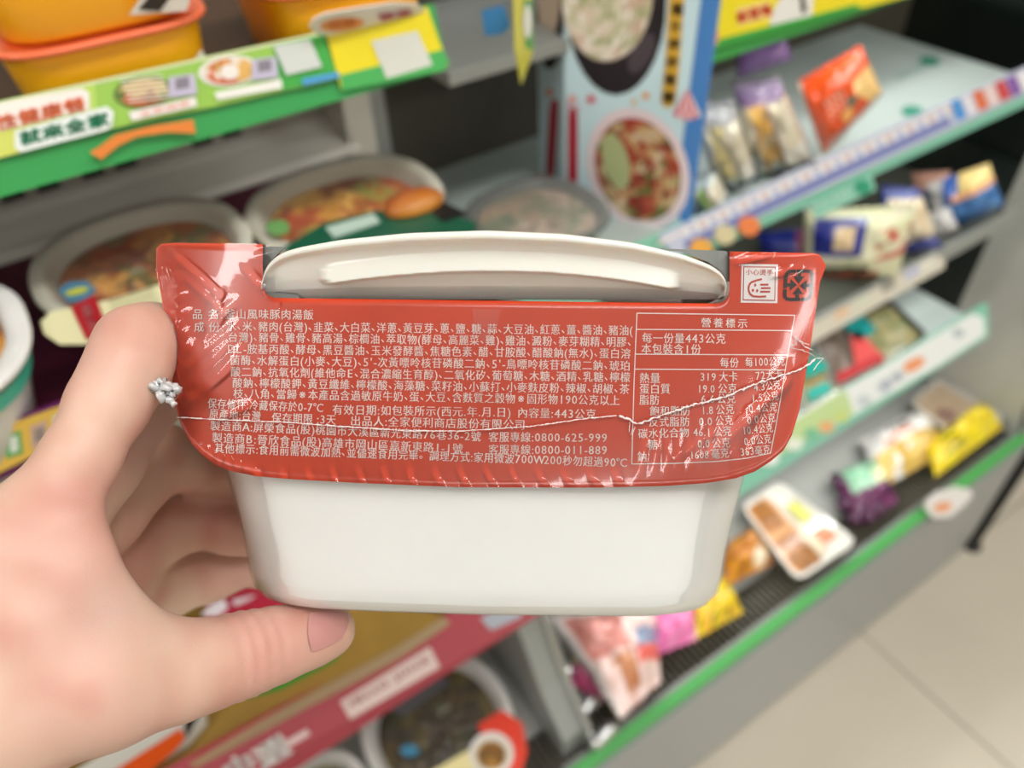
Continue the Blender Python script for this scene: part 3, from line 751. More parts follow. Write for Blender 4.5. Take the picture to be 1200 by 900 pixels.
for j in range(nv):
    for i in range(nu):
        q = [(i, j), (i+1, j), (i+1, j+1), (i, j+1)]
        if all(k in ok for k in q): fs.append([ok[k] for k in q])
mesh('thumb_nail', vs, fs, mat('nail', 'c58d88', .25, coat=.4, sss=.1), hand)
# ------------------------------------------------------------------ refrigerated display case
CREAM = mat('cream_metal', 'c9c6ba', .45, var=.03); GREYM = mat('grey_metal', '9ea29e', .38, metal=.3, var=.04, vscale=8); DARKM = mat('dark_liner', '23251f', .5)
GREENR = mat('green_rail', '3aa457', .4); TEALR = mat('mint_rail', '86c9b0', .4); MAROON = mat('maroon_shelf_mat', '5a1233', .6); PURPLE = mat('purple_edge', '6e1d62', .6)
SHELFP = mat('pale_shelf_board', 'b9c6c1', .35, var=.03, vscale=9); BASEG = mat('base_panel_grey', '888d8a', .3, coat=.15, var=.03, vscale=5); LGREEN = mat('lip_green', '45a04e', .4)
REDR = mat('red_rail', 'ae2f45', .4); BLACKM = mat('black_plastic', '1b1b1a', .4); OLIVE = mat('olive_back', '4a473c', .5, var=.05); STEEL = mat('steel', 'c8cac8', .25, metal=.9)
Z = lambda dn: CAM[2]-dn
case = thing('refrigerated_display_case', (.2, .6, 0), 'long open refrigerated display case with green and mint shelf edges', 'display case')
XE = 1.175
box('base_panel', (-1.2, .285, .0), (XE+.03, .80, .33), BASEG, case, .003)
extr('base_lip', [(.268, Z(1.0)-.005), (.268, Z(1.0)+.008), (.282, Z(1.0)+.010), (.282, Z(1.0)-.016)], .22, 1.19, LGREEN, case)
extr('lip_metal_strip', [(.282, Z(1.0)-.012), (.282, Z(1.0)+.008), (.290, Z(1.0)+.006), (.290, Z(1.0)-.012)], .22, 1.19, mat('brushed_strip', '9a9d9a', .35, metal=.4), case)
extr('front_bumper', [(.266, .02), (.266, Z(1.0)-.012), (.2855, Z(1.0)-.012), (.2855, .0)], -1.2, 1.20, mat('front_panel', '93989a', .3, coat=.2), case)
# air grille: single slats
gb = box('grille_bed', (-1.2, .284, Z(1.0)-.03), (XE-.01, .345, Z(1.0)-.012), BLACKM, case, 0)
sl = None; n = 0
for i in range(200):
    x = -.72+i*.0098
    if x > 1.14: break
    if sl is None:
        sl = box('grille_slat', (x, .292, Z(1.0)-.012), (x+.0030, .342, Z(1.0)-.001), mat('slat_brown', '6a6658', .35), case, .0006); x_0 = x; slm = sl.data
    else:
        o = bpy.data.objects.new('grille_slat', slm); COL.objects.link(o); o.parent = case; o.location = (x-x_0, 0, 0)
box('base_deck', (-1.2, .345, Z(1.0)-.012), (XE, .76, Z(1.0)), mat('deck_grey', 'a7a9a4', .3, var=.04, vscale=6), case, .002)
box('rear_panel', (-1.2, .745, Z(1.0)), (XE, .77, Z(.62)), mat('lower_rear_grey', '8d908b', .5), case, 0)
box('rear_panel', (.25, .70, Z(.62)), (XE, .745, 1.95), OLIVE, case, 0)
# slotted rear panel on the left
box('rear_panel', (-1.2, .70, Z(.62)), (.25, .745, 1.95), CREAM, case, 0)
for dn, zz in ((.303, 0),):
    for i, x in enumerate((-.170, -.143, -.105, -.045, -.018, .018, .045, .112, .139)):
        box('panel_slot', (x, .6985, Z(dn)-.004), (x+.018, .7005, Z(dn)+.004), BLACKM, case, 0)
extr('rear_ledge', [(.635, Z(.324)), (.70, Z(.324)), (.70, Z(.305)), (.68, Z(.312)), (.64, Z(.318))], -1.2, .245, CREAM, case)
box('upright', (.235, .64, Z(1.0)), (.262, .70, 1.95), CREAM, case, .003)
box('upright', (.262, .66, Z(1.0)), (.285, .70, 1.95), GREYM, case, .003)
# shelves: board > rail
def shelf(x0, x1, yf, yb, dn_t, bm_, prof, rm, th=.012):
    s = box('shelf', (x0, yf+.004, Z(dn_t)-th), (x1, yb, Z(dn_t)), bm_, case, .001)
    r = extr('price_rail', prof, x0, x1, rm, s); return s
GT, GB = (.4585, Z(.156)), (.449, Z(.193))
shelf(-1.2, .241, .458, .70, .178, mat('green_shelf_dark', '4b3423', .6), [GT, GB, (GB[0]+.006, GB[1]-.001), (GT[0]+.004, GT[1])], GREENR)
shelf(-1.2, .232, .412, .70, .325, MAROON, [(.411, Z(.302)), (.407, Z(.332)), (.413, Z(.335)), (.416, Z(.302))], PURPLE)
shelf(-1.2, .232, .362, .68, .665, mat('kraft_shelf_board', '8a6a2b', .5), [(.361, Z(.655)), (.353, Z(.738)), (.359, Z(.74)), (.366, Z(.655))], REDR)
S2 = shelf(.285, 1.06, .442, .70, .405, SHELFP, [(.443, Z(.395)), (.437, Z(.435)), (.445, Z(.438)), (.448, Z(.395))], TEALR)
box('upper_rear_board', (.29, .54, Z(.235)-.012), (.484, .70, Z(.235)), GREYM, case, .002)
shelf(.485, 1.02, .455, .70, .235, mat('upper_shelf_underside', '77796f', .5), [(.455, Z(.195)), (.451, Z(.25)), (.457, Z(.252)), (.460, Z(.195))], mat('rail_green_edge', '3f9c4a', .4))
shelf(.285, 1.09, .40, .70, .590, mat('grey_shelf', '55584f', .5), [(.402, Z(.575)), (.398, Z(.595)), (.404, Z(.598)), (.406, Z(.575))], GREYM)
shelf(.285, 1.065, .37, .70, .752, SHELFP, [(.378, Z(.716)), (.356, Z(.765)), (.362, Z(.770)), (.384, Z(.720))], TEALR)
# unseen light strips added under the shelves to brighten the goods and deck
def fill_strip(x0, x1, y, dn, pw):
    box('added_light_strip', (x0, y-.008, Z(dn)-.022), (x1, y+.008, Z(dn)-.012), mat('fill_strip_glow', 'fffdf5', .4, emit=1.2), case, 0)
    area('case_fill_light', ((x0+x1)/2, y, Z(dn)-.026), ((x0+x1)/2, y+.05, 0), .014, x1-x0, pw).rotation_euler = (math.radians(8), 0, math.radians(90)) if False else (0, 0, math.radians(90))
fill_strip(.32, 1.05, .40, .752, .5); fill_strip(.32, 1.05, .43, .590, .3); fill_strip(.32, 1.05, .47, .405, .25); fill_strip(.50, 1.0, .48, .235, .3)
fill_strip(-.8, .20, .39, .665, .2); fill_strip(-.8, .22, .475, .178, .03)
# end panel
box('end_panel', (XE, .455, Z(1.0)), (XE+.03, .78, 1.95), mat('end_glass_dark', '141a17', .12, coat=.5), case, .002)
extr('end_panel_frame', [(.285, Z(1.0)), (.345, Z(.60)), (.375, Z(.30)), (.39, 1.95), (.456, 1.95), (.456, Z(1.0))], XE, XE+.035, mat('end_frame', 'b4b5ae', .35, var=.04), case)
extr('end_trim', [(.275, Z(1.0)), (.337, Z(.60)), (.366, Z(.30)), (.378, 1.95), (.39, 1.95), (.375, Z(.30)), (.345, Z(.60)), (.285, Z(1.0))], XE+.005, XE+.03, STEEL, case)
# divider between the two bays
def ext_y(name, x0, x1, pts, m): extr(name, pts, x0, x1, m, case)
ext_y('bay_divider', .232, .262, [(.30, Z(1.0)), (.30, Z(.955)), (.345, Z(.90)), (.40, Z(.80)), (.70, Z(.45)), (.70, Z(1.0))], GREYM)
ext_y('divider_edge', .262, .270, [(.29, Z(1.0)), (.292, Z(.95)), (.34, Z(.895)), (.395, Z(.795)), (.70, Z(.445)), (.70, Z(.47)), (.40, Z(.82)), (.35, Z(.915)), (.31, Z(.96)), (.305, Z(1.0))], STEEL)
for x, y, dn, ln in ((.272, .285, .985, .03), (.280, .325, .985, .026), (.286, .372, .975, .012)):
    vs, fs = tube([(x-.006, y, Z(dn)), (x-.004, y, Z(dn)+.004), (x+ln, y+.004, Z(dn)+.006), (x+ln+.003, y+.004, Z(dn)+.004)], [.007, .009, .010, .007], 12)
    mesh('clamp', vs, fs, STEEL, case)
# ------------------------------------------------------------------ cards on the rails
def railP(top, bot, lift=.0022):
    o = V(0, top[0], top[1]); P = Plane(o, (1, 0, 0), (0, bot[0]-top[0], bot[1]-top[1])); P.o = P.o+P.n*lift; return P
def card(name, P, pts, col, label, cat='sign', group=None, m=None, th=.0008):
    c = np.mean([P.pt(*p) for p in pts], axis=0)
    t = thing(name, c, label, cat, group); slab('card', P, pts, th, m or PRINT, t, col); return t
def fplate(pr, P, cx, cy, rx, ry, off, cols, rot=0, seed=0, rim='f2f0ea', sc=60, n=10, fk=.84):
    pr.poly(ell(P, cx, cy, rx, ry, off, rot), rim)
    cf = pal(cols, sc, seed)
    def fn(u, v):
        t = 2*math.pi*u; r = v*fk; x = cx+(rx*r*math.cos(t))*math.cos(rot)-(ry*r*math.sin(t))*math.sin(rot); y = cy+(rx*r*math.cos(t))*math.sin(rot)+(ry*r*math.sin(t))*math.cos(rot)
        return P.pt(x, y, off+.0004)
    def cn(u, v):
        p = fn(u, v)-P.o; return cf(p.dot(P.eu), p.dot(P.ev))
    pr.grid(fn, 40, n, cn)
GP = railP(GT, GB)
t = card('promotion_strip', GP, [(-60, 135), (0, 118), (200, 75), (376, 37), (397, 92), (250, 125), (120, 153), (0, 185), (-60, 200)], '9fd05a', 'green promotion strip with two meal photos and outlined Chinese words on the green rail')
pr = Print(); e1 = .001
pr.poly(quad(GP, [(-60, 137), (60, 106), (64, 168), (-60, 200)], e1), 'd9e26e'); pr.poly(quad(GP, [(60, 106), (110, 95), (116, 154), (64, 168)], e1), 'bfe06a')
pr.poly(quad(GP, [(318, 51), (376, 38), (396, 91), (330, 106)], e1), '45b04a')
pr.poly(quad(GP, [(0, 119), (378, 37.5), (379, 40), (0, 122)], e1+.0002), 'eef0c8')
pr.poly(quad(GP, [(-40, 128), (95, 103), (104, 108), (105, 128), (-40, 163)], e1+.0004), 'fbf6ee')
pr.poly(quad(GP, [(17, 153), (125, 124), (133, 131), (131, 148), (122, 153), (24, 178), (17, 172)], e1+.0006), 'f0f8f4')
fG = lambda x, y: GP.pt(x, y, e1+.001)
text(pr, fG, '性健康餐', -6, 145, 100, 120, 17, 'ee7a4c', .8)
text(pr, fG, '就來全家', 22, 163, 128, 138, 17, '1f8a63', .8)
fplate(pr, GP, 168, 108, 36, 19, e1+.0004, ['c8a06a', 'e9dcae', '9c5a34', 'd7c27a', 'd96a44', '5d7a3c'], -.1, 3, sc=90, rim='6d8a3e')
for i in range(6): stroke(pr, lambda x, y: GP.pt(x, y, e1+.0012), [(140+i*2, 94+i*5), (190+i*2, 88+i*5)], 1.6, 'f3efe2')
fplate(pr, GP, 268, 83, 36, 18, e1+.0004, ['e8b45a', 'f3ead8', 'e0643f', '6f9a3a', 'caa04c', 'f0e9df'], -.1, 8, sc=90)
pr.poly(ell(GP, 268, 84, 11, 9, e1+.0012), 'f4efe8')
for cx, cy, ww in ((212, 100, 15), (308, 80, 14)):
    pr.poly(quad(GP, [(cx-ww, cy-10), (cx+ww, cy-14), (cx+ww+3, cy+10), (cx-ww, cy+14)], e1+.0014), 'c9c4dc'); pr.poly(quad(GP, [(cx-8, cy-8), (cx+8, cy-11), (cx+9, cy+2), (cx-7, cy+5)], e1+.0016), '8c8793')
pr.poly(quad(GP, [(150, 131), (228, 113), (230, 124), (154, 141)], e1+.0014), 'f8f3ee'); pr.poly(quad(GP, [(250, 108), (328, 92), (330, 103), (254, 117)], e1+.0014), 'f3f5ec')
text(pr, lambda x, y: GP.pt(x, y, e1+.0018), '全家健康', 162, 134, 222, 119.5, 7, 'e59a84')
pr.poly(quad(GP, [(352, 92), (395, 84), (397, 90), (354, 100)], e1+.0014), '4fa3dc')
pr.poly(quad(GP, [(319, 54), (362, 46), (376, 78), (334, 88)], e1+.0014), 'd5dcd6')
pr.build('strip_print', t)
t = card('price_sticker', railP(GT, GB, .004), [(105, 178), (116, 172), (135, 158), (180, 147), (226, 140), (229, 156), (196, 155), (160, 160), (138, 171), (118, 187)], 'e98a3c', 'small orange ribbon sticker below the green promotion strip', 'sticker')
t = card('promotion_card', GP, [(381, 36), (500, 8), (514, 48), (522, 66), (526, 74), (520, 82), (400, 106)], 'f0df22', 'yellow and green promotion card at the right end of the green rail')
pr = Print(); pr.poly(quad(GP, [(398, 88), (518, 58), (526, 73), (519, 83), (400, 106)], e1), '4cb45c'); pr.poly(quad(GP, [(434, 48), (488, 36), (506, 76), (452, 92)], e1+.0004), 'd9dcd2'); pr.build('card_print', t)
DP = Plane(pn(430, 25, .452)+V(0, 0, .001), (1, 0, 0), (0, .5, -.6))
t = card('price_tag', DP, ell_pts := [(362+0, 30), (366, 22), (380, 15), (420, 8), (462, 2), (488, 4), (501, 14), (492, 22), (440, 32), (395, 40), (372, 40)], 'efe9e6', 'rounded white price tag with orange oval above the yellow card', 'price tag')
pr = Print(); pr.poly(ell(DP, 400, 27, 26, 8, .001, -.1), 'f0a16a'); pr.poly(quad(DP, [(440, 14), (480, 8), (486, 16), (446, 24)], .001), 'd3c5d0')
text(pr, lambda x, y: DP.pt(x, y, .0014), '優惠', 442, 19, 482, 12, 9, 'd6556a', .4); text(pr, lambda x, y: DP.pt(x, y, .0014), '特價', 384, 29, 416, 24, 9, 'e0703a', .4); pr.build('tag_print', t)
# lower tag strip on the maroon shelf
MP = railP((.411, Z(.302)), (.407, Z(.332)))
t = card('price_strip', MP, [(-60, 520), (0, 501), (80, 472), (245, 415), (250, 455), (100, 503), (0, 553), (-60, 578)], 'efc653', 'yellow price strip with small tags on the purple shelf edge', 'price strip')
pr = Print()
for x, y, c in ((-25, 540, 'f0ede2'), (16, 520, '63b566'), (46, 508, 'd9b8a8'), (72, 496, 'efe7d8'), (100, 486, 'd7d0c4')): pr.poly(quad(MP, [(x-11, y-9), (x+8, y-17), (x+11, y+10), (x-9, y+17)], .001), c)
pr.poly(quad(MP, [(10, 512), (20, 508), (22, 526), (12, 530)], .0014), 'e6f2e4')
for x, y in ((46, 508), (72, 496)): pr.poly(quad(MP, [(x-6, y-6), (x+5, y-10), (x+6, y+5), (x-5, y+9)], .0016), '9a8d86')
pr.build('strip_print', t)
# red rail banner
RP = railP((.361, Z(.655)), (.353, Z(.738)))
t = card('red_banner', RP, [(150, 925), (200, 897), (520, 722), (622, 667), (640, 715), (610, 731), (330, 888), (280, 918), (240, 940)], 'b93850', 'red banner with white Chinese characters along the lower left shelf edge', 'banner')
pr = Print(); pr.poly(quad(RP, [(398, 821), (503, 757), (515, 781), (410, 842)], .001), 'f3dedb'); fR = lambda x, y: RP.pt(x, y, .0014)
text(pr, fR, 'HELLO', 409, 824, 452, 799, 10, 'b5283a', .3); text(pr, fR, 'JUICE', 459, 795, 502, 770, 10, 'b5283a', .3)
text(pr, fR, '中', 262, 908, 298, 889, 29, 'ffffff', 1.6); text(pr, fR, '選', 298, 892, 337, 868, 30, 'ffffff', 1.3); stroke(pr, fR, [(335, 871), (361, 856)], 8, 'f6dde0')
pr.poly(quad(RP, [(562, 724), (600, 702), (612, 722), (575, 738)], .001), 'b9c2d2')
pr.build('banner_print', t)
# mint sandwich rail
SP = railP((.443, Z(.395)), (.437, Z(.435)))
t = card('price_strip', SP, [(770, 276), (800, 262), (1000, 168), (1215, 72), (1240, 92), (1010, 200), (840, 276), (790, 300)], 'c9cfe4', 'long blue and white price strip above the mint sandwich shelf edge', 'price strip')
pr = Print()
for i in range(52):
    s_ = i/51; x = lerp(800, 1110, s_); y = lerp(266, 123, s_)
    pr.poly(quad(SP, [(x, y), (x+3.2, y-1.6), (x+8.5, y+9), (x+4.8, y+10.5)], .001), ['eef0f6', 'd7a9a2', 'f4f2f0', '9fa9d8'][(i*7) % 4])
pr.poly(quad(SP, [(800, 283), (1110, 138), (1114, 145), (803, 291)], .0012), '6d78b8'); pr.poly(quad(SP, [(770, 283), (1120, 118), (1122, 121), (770, 287)], .0012), 'f6ece6')
for i, c in enumerate(['4f9be0', 'e8e6ef', 'e4754e', 'f0d8d4', 'd24c4a', '8a5fae', 'f2eef2', 'e86f3c']):
    x = 1112+i*13; y = 124-i*5.6; pr.poly(quad(SP, [(x, y-4), (x+11, y-9), (x+20, y+12), (x+8, y+18)], .0014), c)
pr.build('strip_print', t)
for cx, cy, c, nm in ((876, 264, 'f2874a', 'orange'), (848, 274, 'd9cfa4', 'pale'), (820, 290, 'f2b04a', 'amber')):
    c0 = SP.pt(cx, cy); tt_ = thing('rail_sticker', c0, nm+' round sticker on the mint sandwich shelf edge', 'sticker'); slab('disc', SP, [(cx+12.5*math.cos(a), cy+11.5*math.sin(a)) for a in np.linspace(0, 2*math.pi, 24, endpoint=False)], .0026, PRINT, tt_, c)
t = card('rail_logo_sticker', SP, [(948, 241), (1020, 203), (1026, 222), (956, 256)], '92d2bb', 'mint sticker with dark green mark on the sandwich shelf edge', 'sticker'); pr = Print(); pr.poly(ell(SP, 1010, 219, 10, 9, .0016), '2f9f79'); text(pr, lambda x, y: SP.pt(x, y, .0016), 'FRESH', 940, 246, 992, 224, 10, 'd4efe4', .3); pr.build('sticker_print', t)
# yellow strip of the upper right shelf
YP = railP((.455, Z(.195)), (.451, Z(.25)))
t = card('promotion_strip', YP, [(836, -20), (1075, -90), (1090, -12), (1000, 12), (832, 57), (834, 20)], 'f0de24', 'bright yellow promotion strip with red lettering above the sandwiches')
pr = Print(); pr.poly(quad(YP, [(832, 48), (1000, 5), (1010, 9), (834, 58)], .001), '3aa23f'); pr.poly(quad(YP, [(862, 10), (902, 0), (904, 20), (864, 30)], .001), 'f7d98a')
text(pr, lambda x, y: YP.pt(x, y, .0014), '新登場', 862, 21, 903, 10, 14, 'e2543a', .6)
pr.poly(quad(YP, [(918, -10), (935, -14), (952, -5), (950, 18), (900, 30), (906, 10)], .0012), 'e6e4de'); pr.poly(quad(YP, [(935, -8), (940, -9), (944, 12), (938, 16)], .0016), '4a443c'); pr.poly(ell(YP, 834, 42, 7, 12, .0016), 'f0a15a')
pr.build('strip_print', t)
# mid strip and lower right strip
TP = railP((.402, Z(.575)), (.398, Z(.595)), .003)
t = card('short_price_strip', TP, [(890, 412), (950, 380), (1095, 299), (1107, 303), (1106, 314), (965, 394), (900, 430)], 'ded8c8', 'short cream price strip with small tags on the middle right shelf', 'price strip')
pr = Print()
for x, y, c in ((985, 366, 'e7c6a4'), (1010, 352, 'd8ddc6'), (1040, 334, '9c978c'), (1068, 319, 'c3c6de'), (1085, 310, 'e8e6d8')): pr.poly(quad(TP, [(x-9, y), (x+7, y-9), (x+9, y+1), (x-6, y+10)], .001), c)
pr.build('strip_print', t)
LP = railP((.378, Z(.716)), (.356, Z(.765)))
t = card('price_strip', LP, [(880, 524), (900, 505), (1000, 450), (1140, 367), (1152, 372), (1154, 392), (1100, 428), (990, 492), (890, 545)], 'eef2ef', 'white and green price strip with small produce pictures on lowest right shelf', 'price strip')
pr = Print()
pr.poly(quad(LP, [(880, 524), (990, 456), (1000, 484), (890, 545)], .001), 'c4dc9c')
for x, y, c, s_ in ((930, 520, 'e8f0e0', 10), (950, 508, '7fc39a', 9), (968, 500, 'e8b27a', 9), (985, 488, 'c9d884', 9), (900, 536, 'f3f5ee', 12), (1012, 470, 'ccd4d6', 9), (1035, 455, 'd9dfe4', 9), (1122, 390, 'b8c6c8', 7)): pr.poly(ell(LP, x, y, s_, s_*.8, .0014), c)
pr.poly(ell(LP, 1070, 427, 14, 7, .0014, -.5), 'f0a06e'); text(pr, lambda x, y: LP.pt(x, y, .0016), '蔬果', 1030, 455, 1058, 437, 11, '9aa3b8', .3); pr.build('strip_print', t)
# oval tag on green lip
BP_ = Plane(V(0, .2605, Z(1.0)-.002), (1, 0, 0), (0, -.35, -.9))
t = card('price_tag', BP_, [(1083, 596), (1085, 586), (1096, 577), (1118, 570), (1136, 573), (1140, 580), (1130, 592), (1112, 606), (1094, 607)], 'efece9', 'rounded white price tag on the green lip of the case', 'price tag')
pr = Print(); pr.poly(ell(BP_, 1104, 594, 11, 6, .001, -.2), 'f1a878'); pr.build('tag_print', t)
# ------------------------------------------------------------------ yellow bowls, top left
YEL = mat('yellow_cup_plastic', 'ffb416', .35, sss=.05, coat=.2); YRIM = mat('orange_rim', 'f2774c', .35)
def ycup(cx, cy, zb, label, s=1, sy=1, ht=.062, mark=True):
    t = thing('noodle_cup', (cx, cy, zb), label, 'noodle cup', 'yellow noodle cups')
    A = .066*s; B = .060*sy
    rr_ = [ring(cx, cy, zb+z_, A*k, B*k, 64, 0, 4.2) for z_, k in ((0, .82), (.002, .85), (ht*.5, .89), (ht-.004, .93), (ht-.001, .93))]
    vs, fs = loft(rr_, True, False); mesh('body', vs, fs, YEL, t)
    rr_ = [ring(cx, cy, zb+ht+z_, A*k, B*k, 64, 0, 4.2) for z_, k in ((-.002, .92), (-.002, 1.0), (-.0005, 1.02), (.001, 1.015), (.0015, .95))]
    vs, fs = loft(rr_, True, False); mesh('rim', vs, fs, YRIM, t)
    vs, fs = loft([ring(cx, cy, zb+ht+.002, A*.95, B*.95, 64, 0, 4.2), ring(cx, cy, zb+ht+.003, A*.5, B*.5, 64, 0, 4.2)], False, True); mesh('lid', vs, fs, mat('cup_lid', 'e7642c', .35, coat=.3), t)
    yb = cy-B*.84
    if mark:
        PL = Plane((cx, cy-B*.89-.0015, zb+ht*.5), (1, 0, 0), (0, -B*.11, ht)); pr = Print()
        pr.poly([PL.at(a, b, .0035) for a, b in ((.012, -.018), (.042, .008), (.048, -.010), (.040, -.022))], 'e3ded2')
        pr.poly([PL.at(a, b, .0042) for a, b in ((.017, -.016), (.034, -.004), (.037, -.011), (.027, -.019))], '2c241d')
        pr.build('cup_mark', t)
    return t
c1 = pz(90, 98, .178); zb = Z(.178)
ycup(.052, .512, zb, 'lower yellow square noodle cup of the stack by the promotion strip', .85, .92, .044)
ycup(.052, .506, zb+.0475, 'upper yellow square noodle cup standing on another cup', .85, .92, .050)
ycup(.192, .512, zb, 'single yellow noodle cup beside the stack, under the white price tag', .85, .92, .044, mark=False)
# ------------------------------------------------------------------ ready meal bowls on the maroon shelf
def stuck(t, P, pts, col, nm='label', off=.001):
    return slab(nm, P, pts, .0006, PRINT, t, col)
OR1 = ['a85c22', 'c9803a', '7a4a1c', '6d6a2c', 'c7552a', '8c3a18', 'd8a04e']
b1 = bowl('large white bowl of orange stew with cream band and red label, left shelf', .027, .50, .275, .070, .066, .052, OR1, group='round ready meals on the purple shelf', sq=2.4, rimw=.009, fooddrop=.012, seed=2, wall=mat('bowl_offwhite', 'cdc9b8', .45, sss=.05))
HP = lambda dn: Plane(V(0, 0, Z(dn)), (1, 0, 0), (0, 1, 0))
H1 = HP(.271)
slab('paper_band', H1, [(48, 378), (60, 366), (130, 352), (185, 335), (300, 300), (330, 330), (200, 385), (110, 404), (70, 404), (52, 392)], .0006, PRINT, b1, 'dcd7ab')
slab('red_label', H1, [(84, 362), (112, 348), (130, 392), (102, 400)], .0016, PRINT, b1, 'a51d26'); slab('blue_sticker', H1, [(70, 342), (82, 333), (104, 332), (113, 341), (102, 352), (80, 356)], .0018, PRINT, b1, '4a7f9c')
pr = Print(); text(pr, lambda x, y: H1.pt(x, y, .002), '韓式', 100, 360, 113, 390, 12, 'd88b90', .3); pr.poly(ell(H1, 92, 345, 14, 4, .0024, -.25), 'b5b83c')
for k in range(4): stroke(pr, lambda x, y: H1.pt(x, y, .0012), [(128+k*3, 356+k*7), (180+k*3, 340+k*7)], 1.6, '8f8d66')
pr.build('label_print', b1)
b2 = bowl('white bowl with green label and glazed egg beside the grey upright', .165, .480, .275, .070, .062, .052, ['b86a22', 'd89a34', '8d3f16', '9a9a34', 'e0b050', 'b54a20'], group='round ready meals on the purple shelf', sq=2.4, rimw=.009, fooddrop=.012, seed=9, wall=mat('bowl_offwhite'))
H2 = HP(.270); slab('green_label', H2, [(330, 292), (380, 262), (440, 248), (520, 250), (560, 262), (540, 300), (400, 320)], .0006, PRINT, b2, '12553c'); slab('white_text_strip', H2, [(382, 268), (438, 252), (446, 262), (392, 280)], .0012, PRINT, b2, 'b4c9bc')
slab('black_corner', H2, [(505, 250), (520, 238), (548, 252), (520, 262)], .0014, PRINT, b2, '161414'); slab('round_sticker', H2, [(326+14*math.cos(a), 268+9*math.sin(a)) for a in np.linspace(0, 6.28, 18, endpoint=False)], .0014, PRINT, b2, '6a9a5a')
ec = H2.pt(486, 243); vs = []; cs = []; fs = []
for j in range(9):
    for i in range(20):
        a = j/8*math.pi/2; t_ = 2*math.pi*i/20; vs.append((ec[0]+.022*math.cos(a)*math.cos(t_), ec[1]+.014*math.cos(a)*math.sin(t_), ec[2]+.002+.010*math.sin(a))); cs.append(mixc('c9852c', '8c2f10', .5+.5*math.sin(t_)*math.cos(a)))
for j in range(8):
    for i in range(20): fs.append([j*20+i, j*20+(i+1) % 20, (j+1)*20+(i+1) % 20, (j+1)*20+i])
mesh('egg_picture', vs, fs, FOOD, b2, cs)
b0 = bowl('small white tub with teal band at the left edge of the shelf', -.118, .452, .262, .072, .070, .062, ['d08a1e', 'e0a53a', '9c5a18'], sq=2.6, rimw=.012, fooddrop=.012, seed=5, wall=mat('tub_white', 'f0efec', .35, sss=.06))
vs, fs = loft([ring(-.118, .452, Z(.272), .0665, .0647, 48, 0, 2.6), ring(-.118, .452, Z(.282), .0648, .063, 48, 0, 2.6)], False, False); mesh('teal_band', vs, fs, mat('teal_band', '4fc0a6', .4), b0)
b3 = bowl('dim bowl with frosted lid on the pale shelf behind the upright', .345, .50, .36, .062, .060, .042, ['8a7a5c', 'a88a6a', '6f7a55', 'b8a088'], sq=2.6, lid=FROST, wall=mat('clear_grey_tub', '5f665e', .3), rimw=.006, fooddrop=.008, seed=4)
# ------------------------------------------------------------------ three-sided paper sign between the bays
A0 = pz(633, 250, .43); A1 = pz(660, 275, .43); A2 = pz(803, 297, .43)
def pillar(p0, p1): return Plane(p0, p1-p0, (0, 0, 1))
PF = pillar(A1, A2); PS = pillar(A0, A1)
hz = .30
sg = thing('cardboard_food_sign', (*((A0+A1+A2)/3)[:2], Z(.43)), 'tall pale blue cardboard pillar sign with two food bowl photos', 'sign')
A3 = A2+(A0-A1)*1.0+V(.01, .05, 0)
def wallq(name, p, q, col, th=.001):
    n = np.cross(q-p, V(0, 0, 1)); n /= np.linalg.norm(n)
    if n.dot(CAM-p) < 0: n = -n
    vs = [p, q, q+V(0, 0, hz), p+V(0, 0, hz)]; vs += [v-n*th for v in vs]
    return mesh(name, vs, [[0, 1, 2, 3], [7, 6, 5, 4], [0, 4, 5, 1], [1, 5, 6, 2], [2, 6, 7, 3], [3, 7, 4, 0]], PRINT, sg, [h(col)]*8, smooth=False)
fp = wallq('front_panel', A1, A2, 'd3f0fa'); sp = wallq('side_panel', A0, A1, 'cdeaf6'); wallq('rear_panel', A2, A3, '4d86cc'); wallq('rear_panel', A3, A0, '4d86cc')
pr = Print(); wf = np.linalg.norm(A2-A1)
# blue band at right edge, yellow base
pr.poly([PF.at(wf-.016+.0, 0.05, .0006), PF.at(wf, .02, .0006), PF.at(wf, hz, .0006), PF.at(wf-.014, hz, .0006)], '4a88d0')
pr.poly(quad(PF, [(660, 262), (700, 278), (720, 300), (660, 300)], .0006), 'e5c23c')
pr.poly(ell(PF, 722, 0, 59, 111, .0006), '1d141d'); pr.poly(ell(PF, 752, 62, 12, 26, .0008, .5), '4a4048')
fplate(pr, PF, 712, -8, 54, 80, .0010, ['e3d0ba', 'c4c39a', 'efe2d2', 'a8b07c', 'd3b39c', 'f6efe4'], .05, 2, rim='cbb9a6', sc=130, n=18, fk=.97)
fplate(pr, PF, 748, 198, 58, 74, .0008, ['8c3a26', 'b5523a', 'd9c79a', '5e7a3a', 'a33020', 'c99f6a', 'e3d3b0', '7a2418'], -.38, 6, rim='f0dfe6', sc=130, n=20)
pr.poly(ell(PF, 722, 188, 15, 34, .0018, -.25), 'b5bf8a')
pr.poly(ell(PF, 671.5, 178, 6, 52, .0008, .0, sq=5), 'b02038')
for cx, cy in ((693, 116), (790, 276)): pr.poly([PF.pt(cx+(8 if k % 2 else 3.2)*math.cos(k*.628), cy+(8 if k % 2 else 3.2)*math.sin(k*.628), .0008) for k in range(10)], 'dd5c72')
for cx, cy, c, r_ in ((757, 112, 'eea868', 4), (743, 119, 'eec8a0', 3.5), (690, 236, 'e8b08c', 6), (700, 250, 'e8a09c', 6), (671, 116, 'e8b0ae', 5), (672, 250, 'e27c86', 3.5)): pr.poly(ell(PF, cx, cy, r_, r_, .0008), c)
